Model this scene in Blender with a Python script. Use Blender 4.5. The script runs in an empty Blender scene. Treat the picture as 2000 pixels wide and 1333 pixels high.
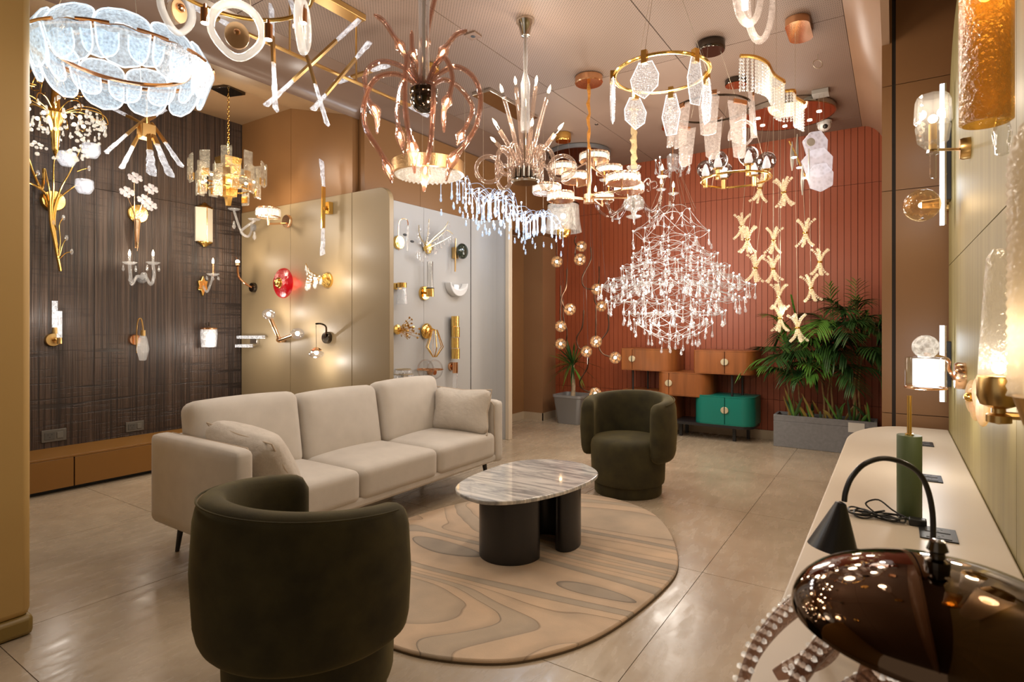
import bpy, math, random
from mathutils import Vector, Matrix
R = random.Random(7)
sc = bpy.context.scene
COL = sc.collection
PI = math.pi
# ------------------------------------------------------------------ camera
F = 1120.0; HOR = 632.0; CH = 1.3
YAW = math.atan(745.0 / 1120.0); S = math.sin(YAW); C = math.cos(YAW)
cam = bpy.data.cameras.new('camera'); cam_o = bpy.data.objects.new('camera', cam); COL.objects.link(cam_o)
cam.sensor_width = 36.0; cam.lens = 36.0 * F / 2000.0
cam.shift_y = -(666.5 - HOR) / 2000.0
cam.clip_start = 0.02; cam.clip_end = 60
cam_o.location = (0, 0, CH); cam_o.rotation_euler = (PI / 2, 0, YAW)
cam.dof.use_dof = True; cam.dof.focus_distance = 3.6; cam.dof.aperture_fstop = 5.6
sc.camera = cam_o
# ------------------------------------------------------------------ world, exposure
w = bpy.data.worlds.new('world'); sc.world = w; w.use_nodes = True
bg = w.node_tree.nodes['Background']; bg.inputs[0].default_value = (1.0, 0.90, 0.78, 1); bg.inputs[1].default_value = 0.38
vs = sc.view_settings; vs.view_transform = 'Standard'; vs.look = 'None'; vs.gamma = 1.0; vs.use_curve_mapping = False
vs.exposure = 0.32
LK = 1.62           # one factor on every lamp in the room
cy = sc.cycles
cy.max_bounces = 8; cy.diffuse_bounces = 3; cy.glossy_bounces = 3; cy.transmission_bounces = 4; cy.transparent_max_bounces = 24
cy.caustics_reflective = False; cy.caustics_refractive = False; cy.sample_clamp_indirect = 3.0; cy.sample_clamp_direct = 0.0
cy.adaptive_threshold = 0.02
WARM = (1.0, 0.85, 0.67); NEUT = (1.0, 0.92, 0.82); COOL = (0.80, 0.90, 1.0)

# ------------------------------------------------------------------ pixel <-> place (photograph 2000 x 1333)
def P(px, py, d):
    l = (px - 1000) / F * d
    return Vector((-S * d + C * l, C * d + S * l, CH + (HOR - py) / F * d))
def onX(px, py, X): return P(px, py, X / (C * (px - 1000) / F - S))
def onY(px, py, Y): return P(px, py, Y / (C + S * (px - 1000) / F))
def onZ(px, py, z): return P(px, py, (z - CH) * F / (HOR - py))
def dep(v): return -S * v[0] + C * v[1]

# ------------------------------------------------------------------ objects
def link(name, data, parent=None):
    o = bpy.data.objects.new(name, data); COL.objects.link(o)
    if parent is not None: o.parent = parent
    return o
def tag(o, label=None, cat=None, group=None, kind=None):
    if label: o['label'] = label
    if cat: o['category'] = cat
    if group: o['group'] = group
    if kind: o['kind'] = kind
    return o
def thing(name, label, cat, loc=(0, 0, 0), rz=0.0, group=None):
    o = link(name, None); o.empty_display_size = 0.05
    o.location = loc; o.rotation_euler = (0, 0, rz)
    return tag(o, label, cat, group)
def inst(name, mesh, parent, loc=(0, 0, 0), rot=(0, 0, 0), sc_=1.0):
    o = link(name, mesh, parent); o.location = loc
    if isinstance(rot, Matrix): o.rotation_euler = rot.to_euler()
    else: o.rotation_euler = rot
    o.scale = (sc_,) * 3 if not hasattr(sc_, '__len__') else sc_
    return o
def lamp(parent, loc, watts, color=WARM, rad=0.03):
    l = bpy.data.lights.new('bulb_light', 'POINT'); l.energy = watts * LK; l.color = color; l.shadow_soft_size = rad
    o = link('bulb_light', l, parent); o.location = loc
    return o
def zto(d):
    """matrix whose z axis runs along d"""
    return Vector(d).to_track_quat('Z', 'Y').to_matrix().to_4x4()
def T(v): return Matrix.Translation(Vector(v))
def Rz(a): return Matrix.Rotation(a, 4, 'Z')
def Rx(a): return Matrix.Rotation(a, 4, 'X')
def Ry(a): return Matrix.Rotation(a, 4, 'Y')

class MB:
    def __init__(s): s.v = []; s.f = []
    def add(s, vs_, fs, m=None):
        n = len(s.v)
        s.v += [tuple(m @ Vector(p)) if m is not None else tuple(p) for p in vs_]
        s.f += [tuple(n + i for i in f) for f in fs]
        return s
    def box(s, lo, hi, m=None):
        x0, y0, z0 = lo; x1, y1, z1 = hi
        return s.add([(x0,y0,z0),(x1,y0,z0),(x1,y1,z0),(x0,y1,z0),(x0,y0,z1),(x1,y0,z1),(x1,y1,z1),(x0,y1,z1)],
              [(0,3,2,1),(4,5,6,7),(0,1,5,4),(1,2,6,5),(2,3,7,6),(3,0,4,7)], m)
    def cbox(s, c, h, m=None):
        return s.box((c[0]-h[0],c[1]-h[1],c[2]-h[2]),(c[0]+h[0],c[1]+h[1],c[2]+h[2]), m)
    def lathe(s, prof, n=20, m=None, a0=0.0, a1=None):
        """profile of (r, z) turned about z"""
        full = a1 is None; span = 2*PI if full else a1-a0
        k = n if full else n+1; vs_ = []; fs = []; idx = []
        for (r, z) in prof:
            if abs(r) < 1e-6: idx.append([len(vs_)]*k); vs_.append((0,0,z))
            else:
                idx.append(list(range(len(vs_), len(vs_)+k)))
                vs_ += [(r*math.cos(a0+span*i/n), r*math.sin(a0+span*i/n), z) for i in range(k)]
        for a, b in zip(idx, idx[1:]):
            for i in range(n):
                j = (i+1) % k
                q = [a[i], a[j], b[j], b[i]]
                u = []
                for x in q:
                    if x not in u: u.append(x)
                if len(u) > 2: fs.append(tuple(u))
        return s.add(vs_, fs, m)
    def sphere(s, c, r, n=16, k=10, sc_=(1,1,1), m=None):
        pr = [(max(0.0, math.sin(PI*i/k)), -math.cos(PI*i/k)) for i in range(k+1)]
        pr[0] = (0,-1); pr[-1] = (0,1)
        mm = T(c) @ Matrix.Diagonal((r*sc_[0], r*sc_[1], r*sc_[2], 1))
        return s.lathe(pr, n, m @ mm if m is not None else mm)
    def tube(s, pts, r, n=8, closed=False, m=None, flat=1.0):
        pts = [Vector(p) for p in pts]; k = len(pts)
        rs = list(r) if hasattr(r, '__len__') else [r]*k
        vs_ = []; fs = []
        def tan(i):
            if closed: t = pts[(i+1)%k]-pts[(i-1)%k]
            else: t = pts[min(i+1,k-1)]-pts[max(i-1,0)]
            return t.normalized() if t.length > 1e-9 else Vector((0,0,1))
        t0 = tan(0); up = Vector((0,0,1)) if abs(t0.z) < .9 else Vector((1,0,0))
        nrm = (up - t0*up.dot(t0)).normalized()
        for i in range(k):
            t = tan(i); nrm = nrm - t*nrm.dot(t)
            nrm = nrm.normalized() if nrm.length > 1e-6 else t.orthogonal().normalized()
            b = t.cross(nrm)
            for j in range(n):
                a = 2*PI*j/n
                vs_.append(pts[i] + (nrm*math.cos(a) + b*math.sin(a)*flat)*rs[i])
        for i in range(k if closed else k-1):
            i2 = (i+1) % k
            for j in range(n):
                j2 = (j+1) % n
                fs.append((i*n+j, i*n+j2, i2*n+j2, i2*n+j))
        if not closed:
            fs.append(tuple(reversed(range(n)))); fs.append(tuple(range((k-1)*n, k*n)))
        return s.add(vs_, fs, m)
    def rod(s, a, b, r0, r1=None, n=8, m=None): return s.tube([a, b], [r0, r0 if r1 is None else r1], n, False, m)
    def torus(s, c, Rr, r, n=40, k=8, nrm=(0,0,1), m=None, flat=1.0, a0=0, a1=None):
        q = zto(nrm).to_3x3(); full = a1 is None; sp = 2*PI if full else a1-a0
        cnt = n if full else n+1
        pts = [Vector(c) + q @ Vector((Rr*math.cos(a0+sp*i/n), Rr*math.sin(a0+sp*i/n), 0)) for i in range(cnt)]
        return s.tube(pts, r, k, full, m, flat)
    def prism(s, poly, z0, z1, m=None):
        n = len(poly)
        vs_ = [(x,y,z0) for x,y in poly] + [(x,y,z1) for x,y in poly]
        fs = [tuple(reversed(range(n))), tuple(range(n,2*n))] + [(i,(i+1)%n,n+(i+1)%n,n+i) for i in range(n)]
        return s.add(vs_, fs, m)
    def gem(s, c, r, h, n=6, m=None, top=.35):
        """faceted drop, c = its top point"""
        pr = [(0,0),(r*.5,-h*.08),(r*.55,-h*top),(r,-h*.68),(r*.6,-h*.92),(0,-h)]
        mm = T(c); return s.lathe(pr, n, m @ mm if m is not None else mm)
    def bar(s, a, b, w0, w1=None, d0=None, d1=None, tw=0.0):
        """cut crystal or flat metal bar from a to b, width / depth at both ends"""
        a = Vector(a); b = Vector(b); w1 = w0 if w1 is None else w1; d0 = w0 if d0 is None else d0; d1 = d0 if d1 is None else d1
        q = (b-a).to_track_quat('Z','Y').to_matrix()
        vs_ = []
        for (p, ww, dd, t) in ((a,w0,d0,tw),(b,w1,d1,tw)):
            for (i,j) in ((-1,-1),(1,-1),(1,1),(-1,1)):
                vs_.append(p + q @ (Rz(t).to_3x3() @ Vector((i*ww/2, j*dd/2, 0))))
        return s.add(vs_, [(0,3,2,1),(4,5,6,7),(0,1,5,4),(1,2,6,5),(2,3,7,6),(3,0,4,7)])
    def shard(s, a, b, w0, w1, th=.5, slant=.25):
        """chunky ice crystal with a slanted cut end at b"""
        a = Vector(a); b = Vector(b); L = (b-a).length
        q = (b-a).to_track_quat('Z','Y').to_matrix(); ax = (b-a).normalized()
        vs_ = []; N = 5
        for k in range(N+1):
            t = k/N; ww = w0+(w1-w0)*t; c = a + (b-a)*t
            for j in range(6):
                an = 2*PI*j/6 + .25*math.sin(k*2.1+j)
                rr = ww*.5*(1+.12*math.sin(k*3.7+j*2.3))
                p = Vector((math.cos(an)*rr, math.sin(an)*rr*th, 0))
                if k == N: p.z = slant*w1*math.cos(an)
                vs_.append(c + q @ p)
        fs = [tuple(reversed(range(6))), tuple(range(N*6, N*6+6))]
        for k in range(N):
            for j in range(6):
                fs.append((k*6+j, k*6+(j+1)%6, k*6+6+(j+1)%6, k*6+6+j))
        return s.add(vs_, fs)
    def mesh(s, name, mat, smooth=35):
        me = bpy.data.meshes.new(name); me.from_pydata(s.v, [], s.f)
        if mat is not None: me.materials.append(mat)
        if smooth:
            me.polygons.foreach_set('use_smooth', [True]*len(me.polygons))
            me.set_sharp_from_angle(angle=math.radians(smooth))
        me.update(); return me
    def build(s, name, mat, parent=None, smooth=35, bevel=0, segs=2, loc=None, sub=0):
        o = link(name, s.mesh(name, mat, smooth), parent)
        if loc is not None: o.location = loc
        if bevel:
            b = o.modifiers.new('bevel', 'BEVEL'); b.width = bevel; b.segments = segs; b.limit_method = 'ANGLE'; b.angle_limit = .6
        if sub:
            m = o.modifiers.new('sub', 'SUBSURF'); m.levels = sub; m.render_levels = sub
        return o
def cushion(mb, half, r, puff=(0,0,0), n=10, m=None, pinch=0.0):
    """soft rounded block with bulged faces"""
    h = half; key = {}; vs_ = []; fs = []
    def vert(p):
        k = tuple(round(c, 5) for c in p)
        if k in key: return key[k]
        P_ = [p[i]*h[i] for i in range(3)]
        inn = [max(-(h[i]-r), min(h[i]-r, P_[i])) for i in range(3)]
        d = Vector([P_[i]-inn[i] for i in range(3)])
        q = Vector(inn) + (d.normalized()*r if d.length > 1e-9 else d)
        u = [q[i]/h[i] for i in range(3)]
        for i in range(3):
            if puff[i]:
                j, k2 = [x for x in range(3) if x != i]
                q[i] += puff[i]*u[i]*max(0,1-u[j]**2)*max(0,1-u[k2]**2)
        if pinch:
            e = abs(u[0])*abs(u[2]); q[1] *= 1-pinch*max(abs(u[0]), abs(u[2]))**3; q[0] *= 1+.10*e*abs(u[0])-.05; q[2] *= 1+.10*e*abs(u[2])-.05
        key[k] = len(vs_); vs_.append(q); return key[k]
    # parameter spacing concentrates vertices at the rounded edges
    ts = []
    for i in range(n+1):
        t = -1+2*i/n; ts.append(math.copysign(abs(t)**.6, t))
    for ax in range(3):
        a, b = [(1,2),(2,0),(0,1)][ax]
        for sg in (-1,1):
            for i in range(n):
                for j in range(n):
                    q = []
                    for (u, v_) in ((ts[i],ts[j]),(ts[i+1],ts[j]),(ts[i+1],ts[j+1]),(ts[i],ts[j+1])):
                        p = [0,0,0]; p[ax] = sg; p[a] = u; p[b] = v_; q.append(vert(p))
                    fs.append(tuple(q) if sg > 0 else tuple(reversed(q)))
    return mb.add(vs_, fs, m)
def crom(pts, per=6, closed=False):
    """smooth curve through points"""
    pts = [Vector(p) for p in pts]; k = len(pts); out = []
    rng = range(k) if closed else range(k-1)
    for i in rng:
        g = (lambda j: pts[j % k]) if closed else (lambda j: pts[max(0,min(k-1,j))])
        p0, p1, p2, p3 = g(i-1), g(i), g(i+1), g(i+2)
        for j in range(per):
            t = j/per
            out.append(.5*((2*p1)+(p2-p0)*t+(2*p0-5*p1+4*p2-p3)*t*t+(3*p1-p0-3*p2+p3)*t**3))
    if not closed: out.append(pts[-1])
    return out

# ------------------------------------------------------------------ materials
def nt(name):
    m = bpy.data.materials.new(name); m.use_nodes = True
    t = m.node_tree; return m, t, t.nodes['Principled BSDF'], t.nodes['Material Output']
def nd(t, typ, **kw):
    n = t.nodes.new(typ)
    for k, v in kw.items():
        if k.startswith('i_'): n.inputs[int(k[2:])].default_value = v
        elif k in n.inputs.keys(): n.inputs[k].default_value = v
        else: setattr(n, k, v)
    return n
def c4(c): return (c[0], c[1], c[2], 1.0)
def noise_bump(t, b, scale, strength, dist=.01, coord='Object', vec=None, detail=4, stretch=None):
    co = nd(t, 'ShaderNodeTexCoord').outputs[coord] if vec is None else vec
    if stretch:
        mp = nd(t, 'ShaderNodeMapping'); mp.inputs['Scale'].default_value = stretch; t.links.new(co, mp.inputs[0]); co = mp.outputs[0]
    n = nd(t, 'ShaderNodeTexNoise', Scale=scale, Detail=detail); t.links.new(co, n.inputs['Vector'])
    bp = nd(t, 'ShaderNodeBump', Strength=strength, Distance=dist); t.links.new(n.outputs[0], bp.inputs['Height'])
    t.links.new(bp.outputs[0], b.inputs['Normal']); return n
def mixcol(t, fac, a, b):
    mx = nd(t, 'ShaderNodeMix', data_type='RGBA'); mx.inputs[6].default_value = c4(a); mx.inputs[7].default_value = c4(b)
    if fac is not None: t.links.new(fac, mx.inputs[0])
    return mx
def ramp(t, fac, stops):
    r = nd(t, 'ShaderNodeValToRGB'); e = r.color_ramp.elements
    while len(e) < len(stops): e.new(.5)
    for k, (p, c) in enumerate(stops): e[k].position = p; e[k].color = c4(c)
    t.links.new(fac, r.inputs[0]); return r
MATS = {}
def pm(name, col, rough=.5, metal=0.0, var=0.0, vs=6.0, bump=0.0, bs=200.0, sheen=0.0, sheencol=None, coat=0.0, stretch=None, spec=.5, bd=.002):
    """principled with optional colour variation and fine relief"""
    if name in MATS: return MATS[name]
    m, t, b, o = nt(name)
    b.inputs['Base Color'].default_value = c4(col); b.inputs['Roughness'].default_value = rough; b.inputs['Metallic'].default_value = metal
    b.inputs['Specular IOR Level'].default_value = spec
    if sheen: b.inputs['Sheen Weight'].default_value = sheen; b.inputs['Sheen Tint'].default_value = c4(sheencol or col); b.inputs['Sheen Roughness'].default_value = .4
    if coat: b.inputs['Coat Weight'].default_value = coat; b.inputs['Coat Roughness'].default_value = .05
    if var:
        g = nd(t, 'ShaderNodeNewGeometry'); vec = g.outputs['Position']
        if stretch:
            mp = nd(t, 'ShaderNodeMapping'); mp.inputs['Scale'].default_value = stretch; t.links.new(vec, mp.inputs[0]); vec = mp.outputs[0]
        n = nd(t, 'ShaderNodeTexNoise', Scale=vs, Detail=5); t.links.new(vec, n.inputs['Vector'])
        r = ramp(t, n.outputs[0], [(.3, [c*(1-var) for c in col]), (.7, [min(1, c*(1+var)) for c in col])])
        t.links.new(r.outputs[0], b.inputs['Base Color'])
    if bump: noise_bump(t, b, bs, bump, bd)
    MATS[name] = m; return m
def metal(name, col, rough=.18, bump=0.0, bs=60): return pm(name, col, rough, 1.0, bump=bump, bs=bs)
GOLD = metal('gold', (.88, .56, .16), .17)
BRASS = metal('brass', (.66, .43, .17), .28)
COPPER = metal('copper', (.86, .48, .26), .14)
ROSE = metal('rose_gold', (.90, .60, .38), .18)
NICKEL = metal('nickel', (.62, .57, .50), .12)
GUN = metal('gunmetal', (.10, .085, .07), .10)
HGOLD = metal('hammered_gold', (.90, .60, .18), .22, .8, 55)
BLACK = pm('matte_black', (.012, .012, .012), .45)
BLACKS = pm('satin_black', (.016, .015, .016), .32, bump=.08, bs=300)
WIRE = pm('steel_wire', (.55, .48, .38), .35, .8)
BLACKW = pm('black_wire', (.05, .045, .04), .35, .5)
def glass(name, tint=(1,1,1), ior=1.5, rough=.02, emit=0.0, ecol=(1,1,1), bump=0.0, bs=60.0, opac=0.0, ocol=None, vor=False, evar=0.0):
    """clear or smoked glass: what passes through is tinted, the rest is mirrored by Fresnel; opac = how frosted; emit = edge-lit glow, elsewhere emission in place of scattered lamp light"""
    if name in MATS: return MATS[name]
    m, t, b, o = nt(name); t.nodes.remove(b); L_ = t.links.new
    tr = nd(t, 'ShaderNodeBsdfTransparent'); tr.inputs[0].default_value = c4(tint)
    gl = nd(t, 'ShaderNodeBsdfGlossy', Roughness=rough)
    fr = nd(t, 'ShaderNodeFresnel', IOR=ior)
    co = nd(t, 'ShaderNodeTexCoord'); hgt = None
    if bump or evar:
        if vor: n = nd(t, 'ShaderNodeTexVoronoi', Scale=bs); hgt = n.outputs['Distance']
        else: n = nd(t, 'ShaderNodeTexNoise', Scale=bs, Detail=3); hgt = n.outputs[0]
        L_(co.outputs['Object'], n.inputs['Vector'])
    if bump:
        bp = nd(t, 'ShaderNodeBump', Strength=bump, Distance=.01); L_(hgt, bp.inputs['Height'])
        L_(bp.outputs[0], gl.inputs['Normal']); L_(bp.outputs[0], fr.inputs['Normal'])
    mn = nd(t, 'ShaderNodeMath', operation='MINIMUM', i_1=.42); L_(fr.outputs[0], mn.inputs[0])
    mx = nd(t, 'ShaderNodeMixShader'); L_(mn.outputs[0], mx.inputs[0]); L_(tr.outputs[0], mx.inputs[1]); L_(gl.outputs[0], mx.inputs[2])
    out = mx.outputs[0]
    if opac:
        df = nd(t, 'ShaderNodeBsdfDiffuse'); df.inputs[0].default_value = c4(ocol or (.9,.9,.9))
        tl = nd(t, 'ShaderNodeBsdfTranslucent'); tl.inputs[0].default_value = c4(ocol or (.9,.9,.9))
        m2 = nd(t, 'ShaderNodeMixShader', i_0=.5); L_(df.outputs[0], m2.inputs[1]); L_(tl.outputs[0], m2.inputs[2])
        m3 = nd(t, 'ShaderNodeMixShader', i_0=opac); L_(out, m3.inputs[1]); L_(m2.outputs[0], m3.inputs[2]); out = m3.outputs[0]
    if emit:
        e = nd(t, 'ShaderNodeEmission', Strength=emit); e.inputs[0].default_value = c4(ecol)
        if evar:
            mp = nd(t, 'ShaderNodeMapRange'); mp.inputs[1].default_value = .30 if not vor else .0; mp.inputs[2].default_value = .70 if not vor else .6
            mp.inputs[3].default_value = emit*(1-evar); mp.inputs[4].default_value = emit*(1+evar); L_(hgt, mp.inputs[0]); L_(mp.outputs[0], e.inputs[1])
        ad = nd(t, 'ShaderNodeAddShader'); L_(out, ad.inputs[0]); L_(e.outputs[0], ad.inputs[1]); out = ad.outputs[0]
    L_(out, o.inputs[0]); m.cycles.emission_sampling = 'NONE'
    MATS[name] = m; return m
def glow(name, col, strength):
    if name in MATS: return MATS[name]
    m, t, b, o = nt(name); b.inputs['Base Color'].default_value = (.8,.8,.8,1)
    b.inputs['Emission Color'].default_value = c4(col); b.inputs['Emission Strength'].default_value = strength
    m.cycles.emission_sampling = 'NONE'
    MATS[name] = m; return m
BULB = glow('warm_bulb', (1.0, .80, .52), 14.0)
LED = glow('white_led', (1.0, .93, .82), 12.0)
LEDC = glow('cool_led', (.66, .84, 1.0), 6.0)
CLEAR = glass('clear_glass', (.96, .96, .95), 1.5)
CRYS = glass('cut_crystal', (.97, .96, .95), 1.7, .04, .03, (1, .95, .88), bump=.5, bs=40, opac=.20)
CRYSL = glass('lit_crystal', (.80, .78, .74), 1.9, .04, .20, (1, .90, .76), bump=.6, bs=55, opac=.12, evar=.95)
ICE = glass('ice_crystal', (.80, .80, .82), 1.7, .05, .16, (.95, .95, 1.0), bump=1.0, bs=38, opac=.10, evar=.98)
SMOKE = glass('smoked_rose_glass', (.85, .70, .63), 1.9, .03, .008, (1,.7,.5), bump=.3, bs=30, opac=.06, ocol=(.62,.33,.22))
AMBER = glass('smoky_amber_glass', (.72, .60, .44), 1.6, .02)
# ================================================================== THE SETTING
def struct(name, mb, mat, bevel=0, parent=None, label=None, smooth=35):
    o = mb.build(name, mat, parent, smooth, bevel)
    if parent is None: o['kind'] = 'structure'
    if label: o['label'] = label
    return o
# ---- floor: polished stone-look tiles with thin joints
def floor_mat():
    m, t, b, o = nt('polished_floor_tile'); L_ = t.links.new
    g = nd(t, 'ShaderNodeNewGeometry').outputs['Position']
    n1 = nd(t, 'ShaderNodeTexNoise', Scale=1.7, Detail=8, Roughness=.62, Distortion=.5); L_(g, n1.inputs['Vector'])
    r = ramp(t, n1.outputs[0], [(.30, (.33, .255, .175)), (.5, (.41, .325, .228)), (.72, (.50, .405, .29))])
    L_(r.outputs[0], b.inputs['Base Color'])
    mp = nd(t, 'ShaderNodeMapping'); mp.inputs['Rotation'].default_value = (0, 0, .9); mp.inputs['Scale'].default_value = (9, 2.2, 1); L_(g, mp.inputs[0])
    n2 = nd(t, 'ShaderNodeTexNoise', Scale=2.4, Detail=6); L_(mp.outputs[0], n2.inputs['Vector'])
    rr = nd(t, 'ShaderNodeMapRange'); rr.inputs[1].default_value = .3; rr.inputs[2].default_value = .7; rr.inputs[3].default_value = .16; rr.inputs[4].default_value = .34
    L_(n2.outputs[0], rr.inputs[0]); L_(rr.outputs[0], b.inputs['Roughness'])
    n3 = nd(t, 'ShaderNodeTexNoise', Scale=38, Detail=3); L_(g, n3.inputs['Vector'])
    bp = nd(t, 'ShaderNodeBump', Strength=.10, Distance=.004); L_(n3.outputs[0], bp.inputs['Height']); L_(bp.outputs[0], b.inputs['Normal'])
    return m
FLOORM = floor_mat()
GROUT = pm('floor_joint', (.17, .13, .09), .7)
fl = struct('floor', MB().box((-6.4, -2.6, -.12), (2.2, 7.4, -.003)), GROUT)
TW = 1.13; tm = MB().box((.0015, .0015, -.0025), (TW-.0015, TW-.0015, 0.0)).mesh('floor_tile', FLOORM)
for i in range(-5, 2):
    for j in range(-3, 7):
        inst('floor_tile', tm, fl, (-.83+i*TW, -.35+j*TW, 0))
# ---- ceiling of large perforated boards
def ceil_mat(name, col, perf):
    m, t, b, o = nt(name); L_ = t.links.new
    b.inputs['Roughness'].default_value = .55
    b.inputs['Base Color'].default_value = c4(col)
    if perf:
        g = nd(t, 'ShaderNodeNewGeometry').outputs['Position']
        mp = nd(t, 'ShaderNodeMapping'); mp.inputs['Rotation'].default_value = (0, 0, PI/4); mp.inputs['Scale'].default_value = (1/.0175,)*3; L_(g, mp.inputs[0])
        fr = nd(t, 'ShaderNodeVectorMath', operation='FRACTION'); L_(mp.outputs[0], fr.inputs[0])
        sb = nd(t, 'ShaderNodeVectorMath', operation='SUBTRACT'); sb.inputs[1].default_value = (.5, .5, 0); L_(fr.outputs[0], sb.inputs[0])
        ml = nd(t, 'ShaderNodeVectorMath', operation='MULTIPLY'); ml.inputs[1].default_value = (1, 1, 0); L_(sb.outputs[0], ml.inputs[0])
        ln = nd(t, 'ShaderNodeVectorMath', operation='LENGTH'); L_(ml.outputs[0], ln.inputs[0])
        cp = nd(t, 'ShaderNodeMath', operation='LESS_THAN', i_1=.20); L_(ln.outputs['Value'], cp.inputs[0])
        mx = mixcol(t, cp.outputs[0], col, [c*.22 for c in col]); L_(mx.outputs[2], b.inputs['Base Color'])
    return m
CEILC = (.205, .136, .100)
PERF = ceil_mat('perforated_ceiling_board', CEILC, True)
PLAIN = ceil_mat('plain_ceiling_board', CEILC, False)
SEAM = pm('dark_seam', (.03, .02, .014), .8)
cl = struct('ceiling', MB().box((-4.32, -2.6, 3.352), (.9, 7.2, 3.5)), SEAM)
pmesh = {}
for i in range(3):
    x0 = -3.60+i*1.11
    for (y0, y1) in ((-2.6, -.06), (-.06, 2.14), (2.14, 4.38), (4.38, 6.60), (6.60, 6.96)):
        plain = (y0 > 4.3 and i < 2)
        MB().box((x0+.003, y0+.003, 3.34), (x0+1.107, y1-.003, 3.352)).build('ceiling_panel', PLAIN if plain else PERF, cl, 0)
def cove(x0, z0, x1, z1, y0, y1, back):
    """quarter-round sheet from ceiling edge (x0,z0) to wall line (x1,z1), solid behind"""
    n = 12; a = []
    for i in range(n+1):
        t = PI/2*i/n
        a.append((x0+(x1-x0)*math.sin(t), z1+(z0-z1)*math.cos(t)))
    poly = a + [(back, z1), (back, z0+.05), (x0, z0+.05)]
    k = len(poly); vs_ = [(x, y0, z) for x, z in poly]+[(x, y1, z) for x, z in poly]
    return MB().add(vs_, [tuple(range(k)), tuple(reversed(range(k, 2*k)))]+[(i, k+i, k+(i+1) % k, (i+1) % k) for i in range(k)])
BROWNW = pm('brown_wall_board', (.215, .104, .038), .40, var=.06, vs=1.5)
COVEM = pm('satin_cove_board', (.19, .122, .088), .26)
struct('trim_1', cove(-3.60, 3.34, -4.02, 3.14, -2.6, 7.0, -4.02), COVEM)
struct('trim_2', cove(-.27, 3.34, -.06, 3.03, -2.6, 6.96, -.02), pm('satin_cove_right', (.30, .185, .115), .32))
# sloping soffit and higher ceiling of the alcove
SOFF = pm('alcove_soffit', (.30, .19, .10), .38)
struct('ceiling_alcove', MB().box((-5.9, -2.6, 3.41), (-4.3, 3.6, 3.5)), pm('alcove_ceiling', (.25, .15, .075), .5))
struct('trim_3', MB().add([(-4.92,-2.6,3.41),(-4.02,-2.6,3.16),(-4.02,3.5,3.16),(-4.92,3.5,3.41),(-4.92,-2.6,3.46),(-4.02,-2.6,3.22),(-4.02,3.5,3.22),(-4.92,3.5,3.46)],
    [(0,1,2,3),(4,7,6,5),(0,4,5,1),(1,5,6,2),(2,6,7,3),(3,7,4,0)]), SOFF)
# ---- dark textured wall on the left, in tall panels
def strata_mat():
    m, t, b, o = nt('carved_dark_veneer'); L_ = t.links.new
    g = nd(t, 'ShaderNodeNewGeometry').outputs['Position']
    def st(sc_, scale, detail=3):
        mp = nd(t, 'ShaderNodeMapping'); mp.inputs['Scale'].default_value = sc_; L_(g, mp.inputs[0])
        n = nd(t, 'ShaderNodeTexNoise', Scale=scale, Detail=detail, Roughness=.7); L_(mp.outputs[0], n.inputs['Vector']); return n
    a = st((1, 60, .7), 1.0); h = st((1, 1.3, 42), 1.0); p = st((1, .9, .5), 1.1)
    ra = ramp(t, a.outputs[0], [(.36, (0,0,0)), (.60, (1,1,1))]); rh = ramp(t, h.outputs[0], [(.38, (0,0,0)), (.46, (1,1,1))]); rp = ramp(t, p.outputs[0], [(.42, (0,0,0)), (.58, (1,1,1))])
    mn = nd(t, 'ShaderNodeMath', operation='MAXIMUM'); L_(rh.outputs[0], mn.inputs[0]); L_(rp.outputs[0], mn.inputs[1])
    ml = nd(t, 'ShaderNodeMath', operation='MULTIPLY'); L_(ra.outputs[0], ml.inputs[0]); L_(mn.outputs[0], ml.inputs[1])
    mx = mixcol(t, ml.outputs[0], (.012, .006, .004), (.062, .036, .023)); L_(mx.outputs[2], b.inputs['Base Color'])
    bp = nd(t, 'ShaderNodeBump', Strength=.6, Distance=.006); L_(ml.outputs[0], bp.inputs['Height']); L_(bp.outputs[0], b.inputs['Normal'])
    b.inputs['Roughness'].default_value = .5
    return m
STRATA = strata_mat()
wl_ = struct('wall_left', MB().box((-5.95, -2.6, 0), (-5.772, 3.7, 3.45)), SEAM)
for (y0, y1) in ((-2.6, -.31), (-.31, .91), (.91, 2.13), (2.13, 3.47)):
    for (z0, z1) in ((0, 2.47), (2.47, 3.41)):
        MB().box((-5.772, y0+.0015, z0+.002), (-5.76, y1-.0015, z1-.002)).build('wall_panel', STRATA, wl_, 0)
# ---- cream display screen at the back of the alcove
CREAM = pm('cream_lacquer_board', (.265, .195, .108), .46, var=.03, vs=1.2)
CREAME = pm('cream_edge', (.55, .46, .35), .45)
wa = struct('wall_alcove', MB().box((-5.9, 3.545, 0), (-4.05, 3.70, 3.45)), SEAM)
def sheet_y(x0, x1, z0, z1, y0, y1, rc=0.0, side=1):
    """board facing -Y, optional rounded top corner at x1"""
    p = [(x0, z0), (x1, z0)]
    if rc: p += [(x1-rc+rc*math.cos(PI/2*i/10), z1-rc+rc*math.sin(PI/2*i/10)) for i in range(11)]
    else: p += [(x1, z1)]
    p += [(x0, z1)]
    m = Matrix(((1,0,0,0),(0,0,1,0),(0,1,0,0),(0,0,0,1)))
    mb = MB(); n = len(p)
    return mb.add([(x, y0, z) for x, z in p]+[(x, y1, z) for x, z in p],
        [tuple(range(n)), tuple(reversed(range(n, 2*n)))]+[(i, n+i, n+(i+1) % n, (i+1) % n) for i in range(n)])
for (x0, x1, rc) in ((-5.758, -4.922, 0), (-4.918, -4.032, 0), (-4.028, -3.56, .12)):
    sheet_y(x0, x1, 0, 2.47, 3.475, 3.525, rc).build('screen_board', CREAM, wa, 30, .003)
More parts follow.
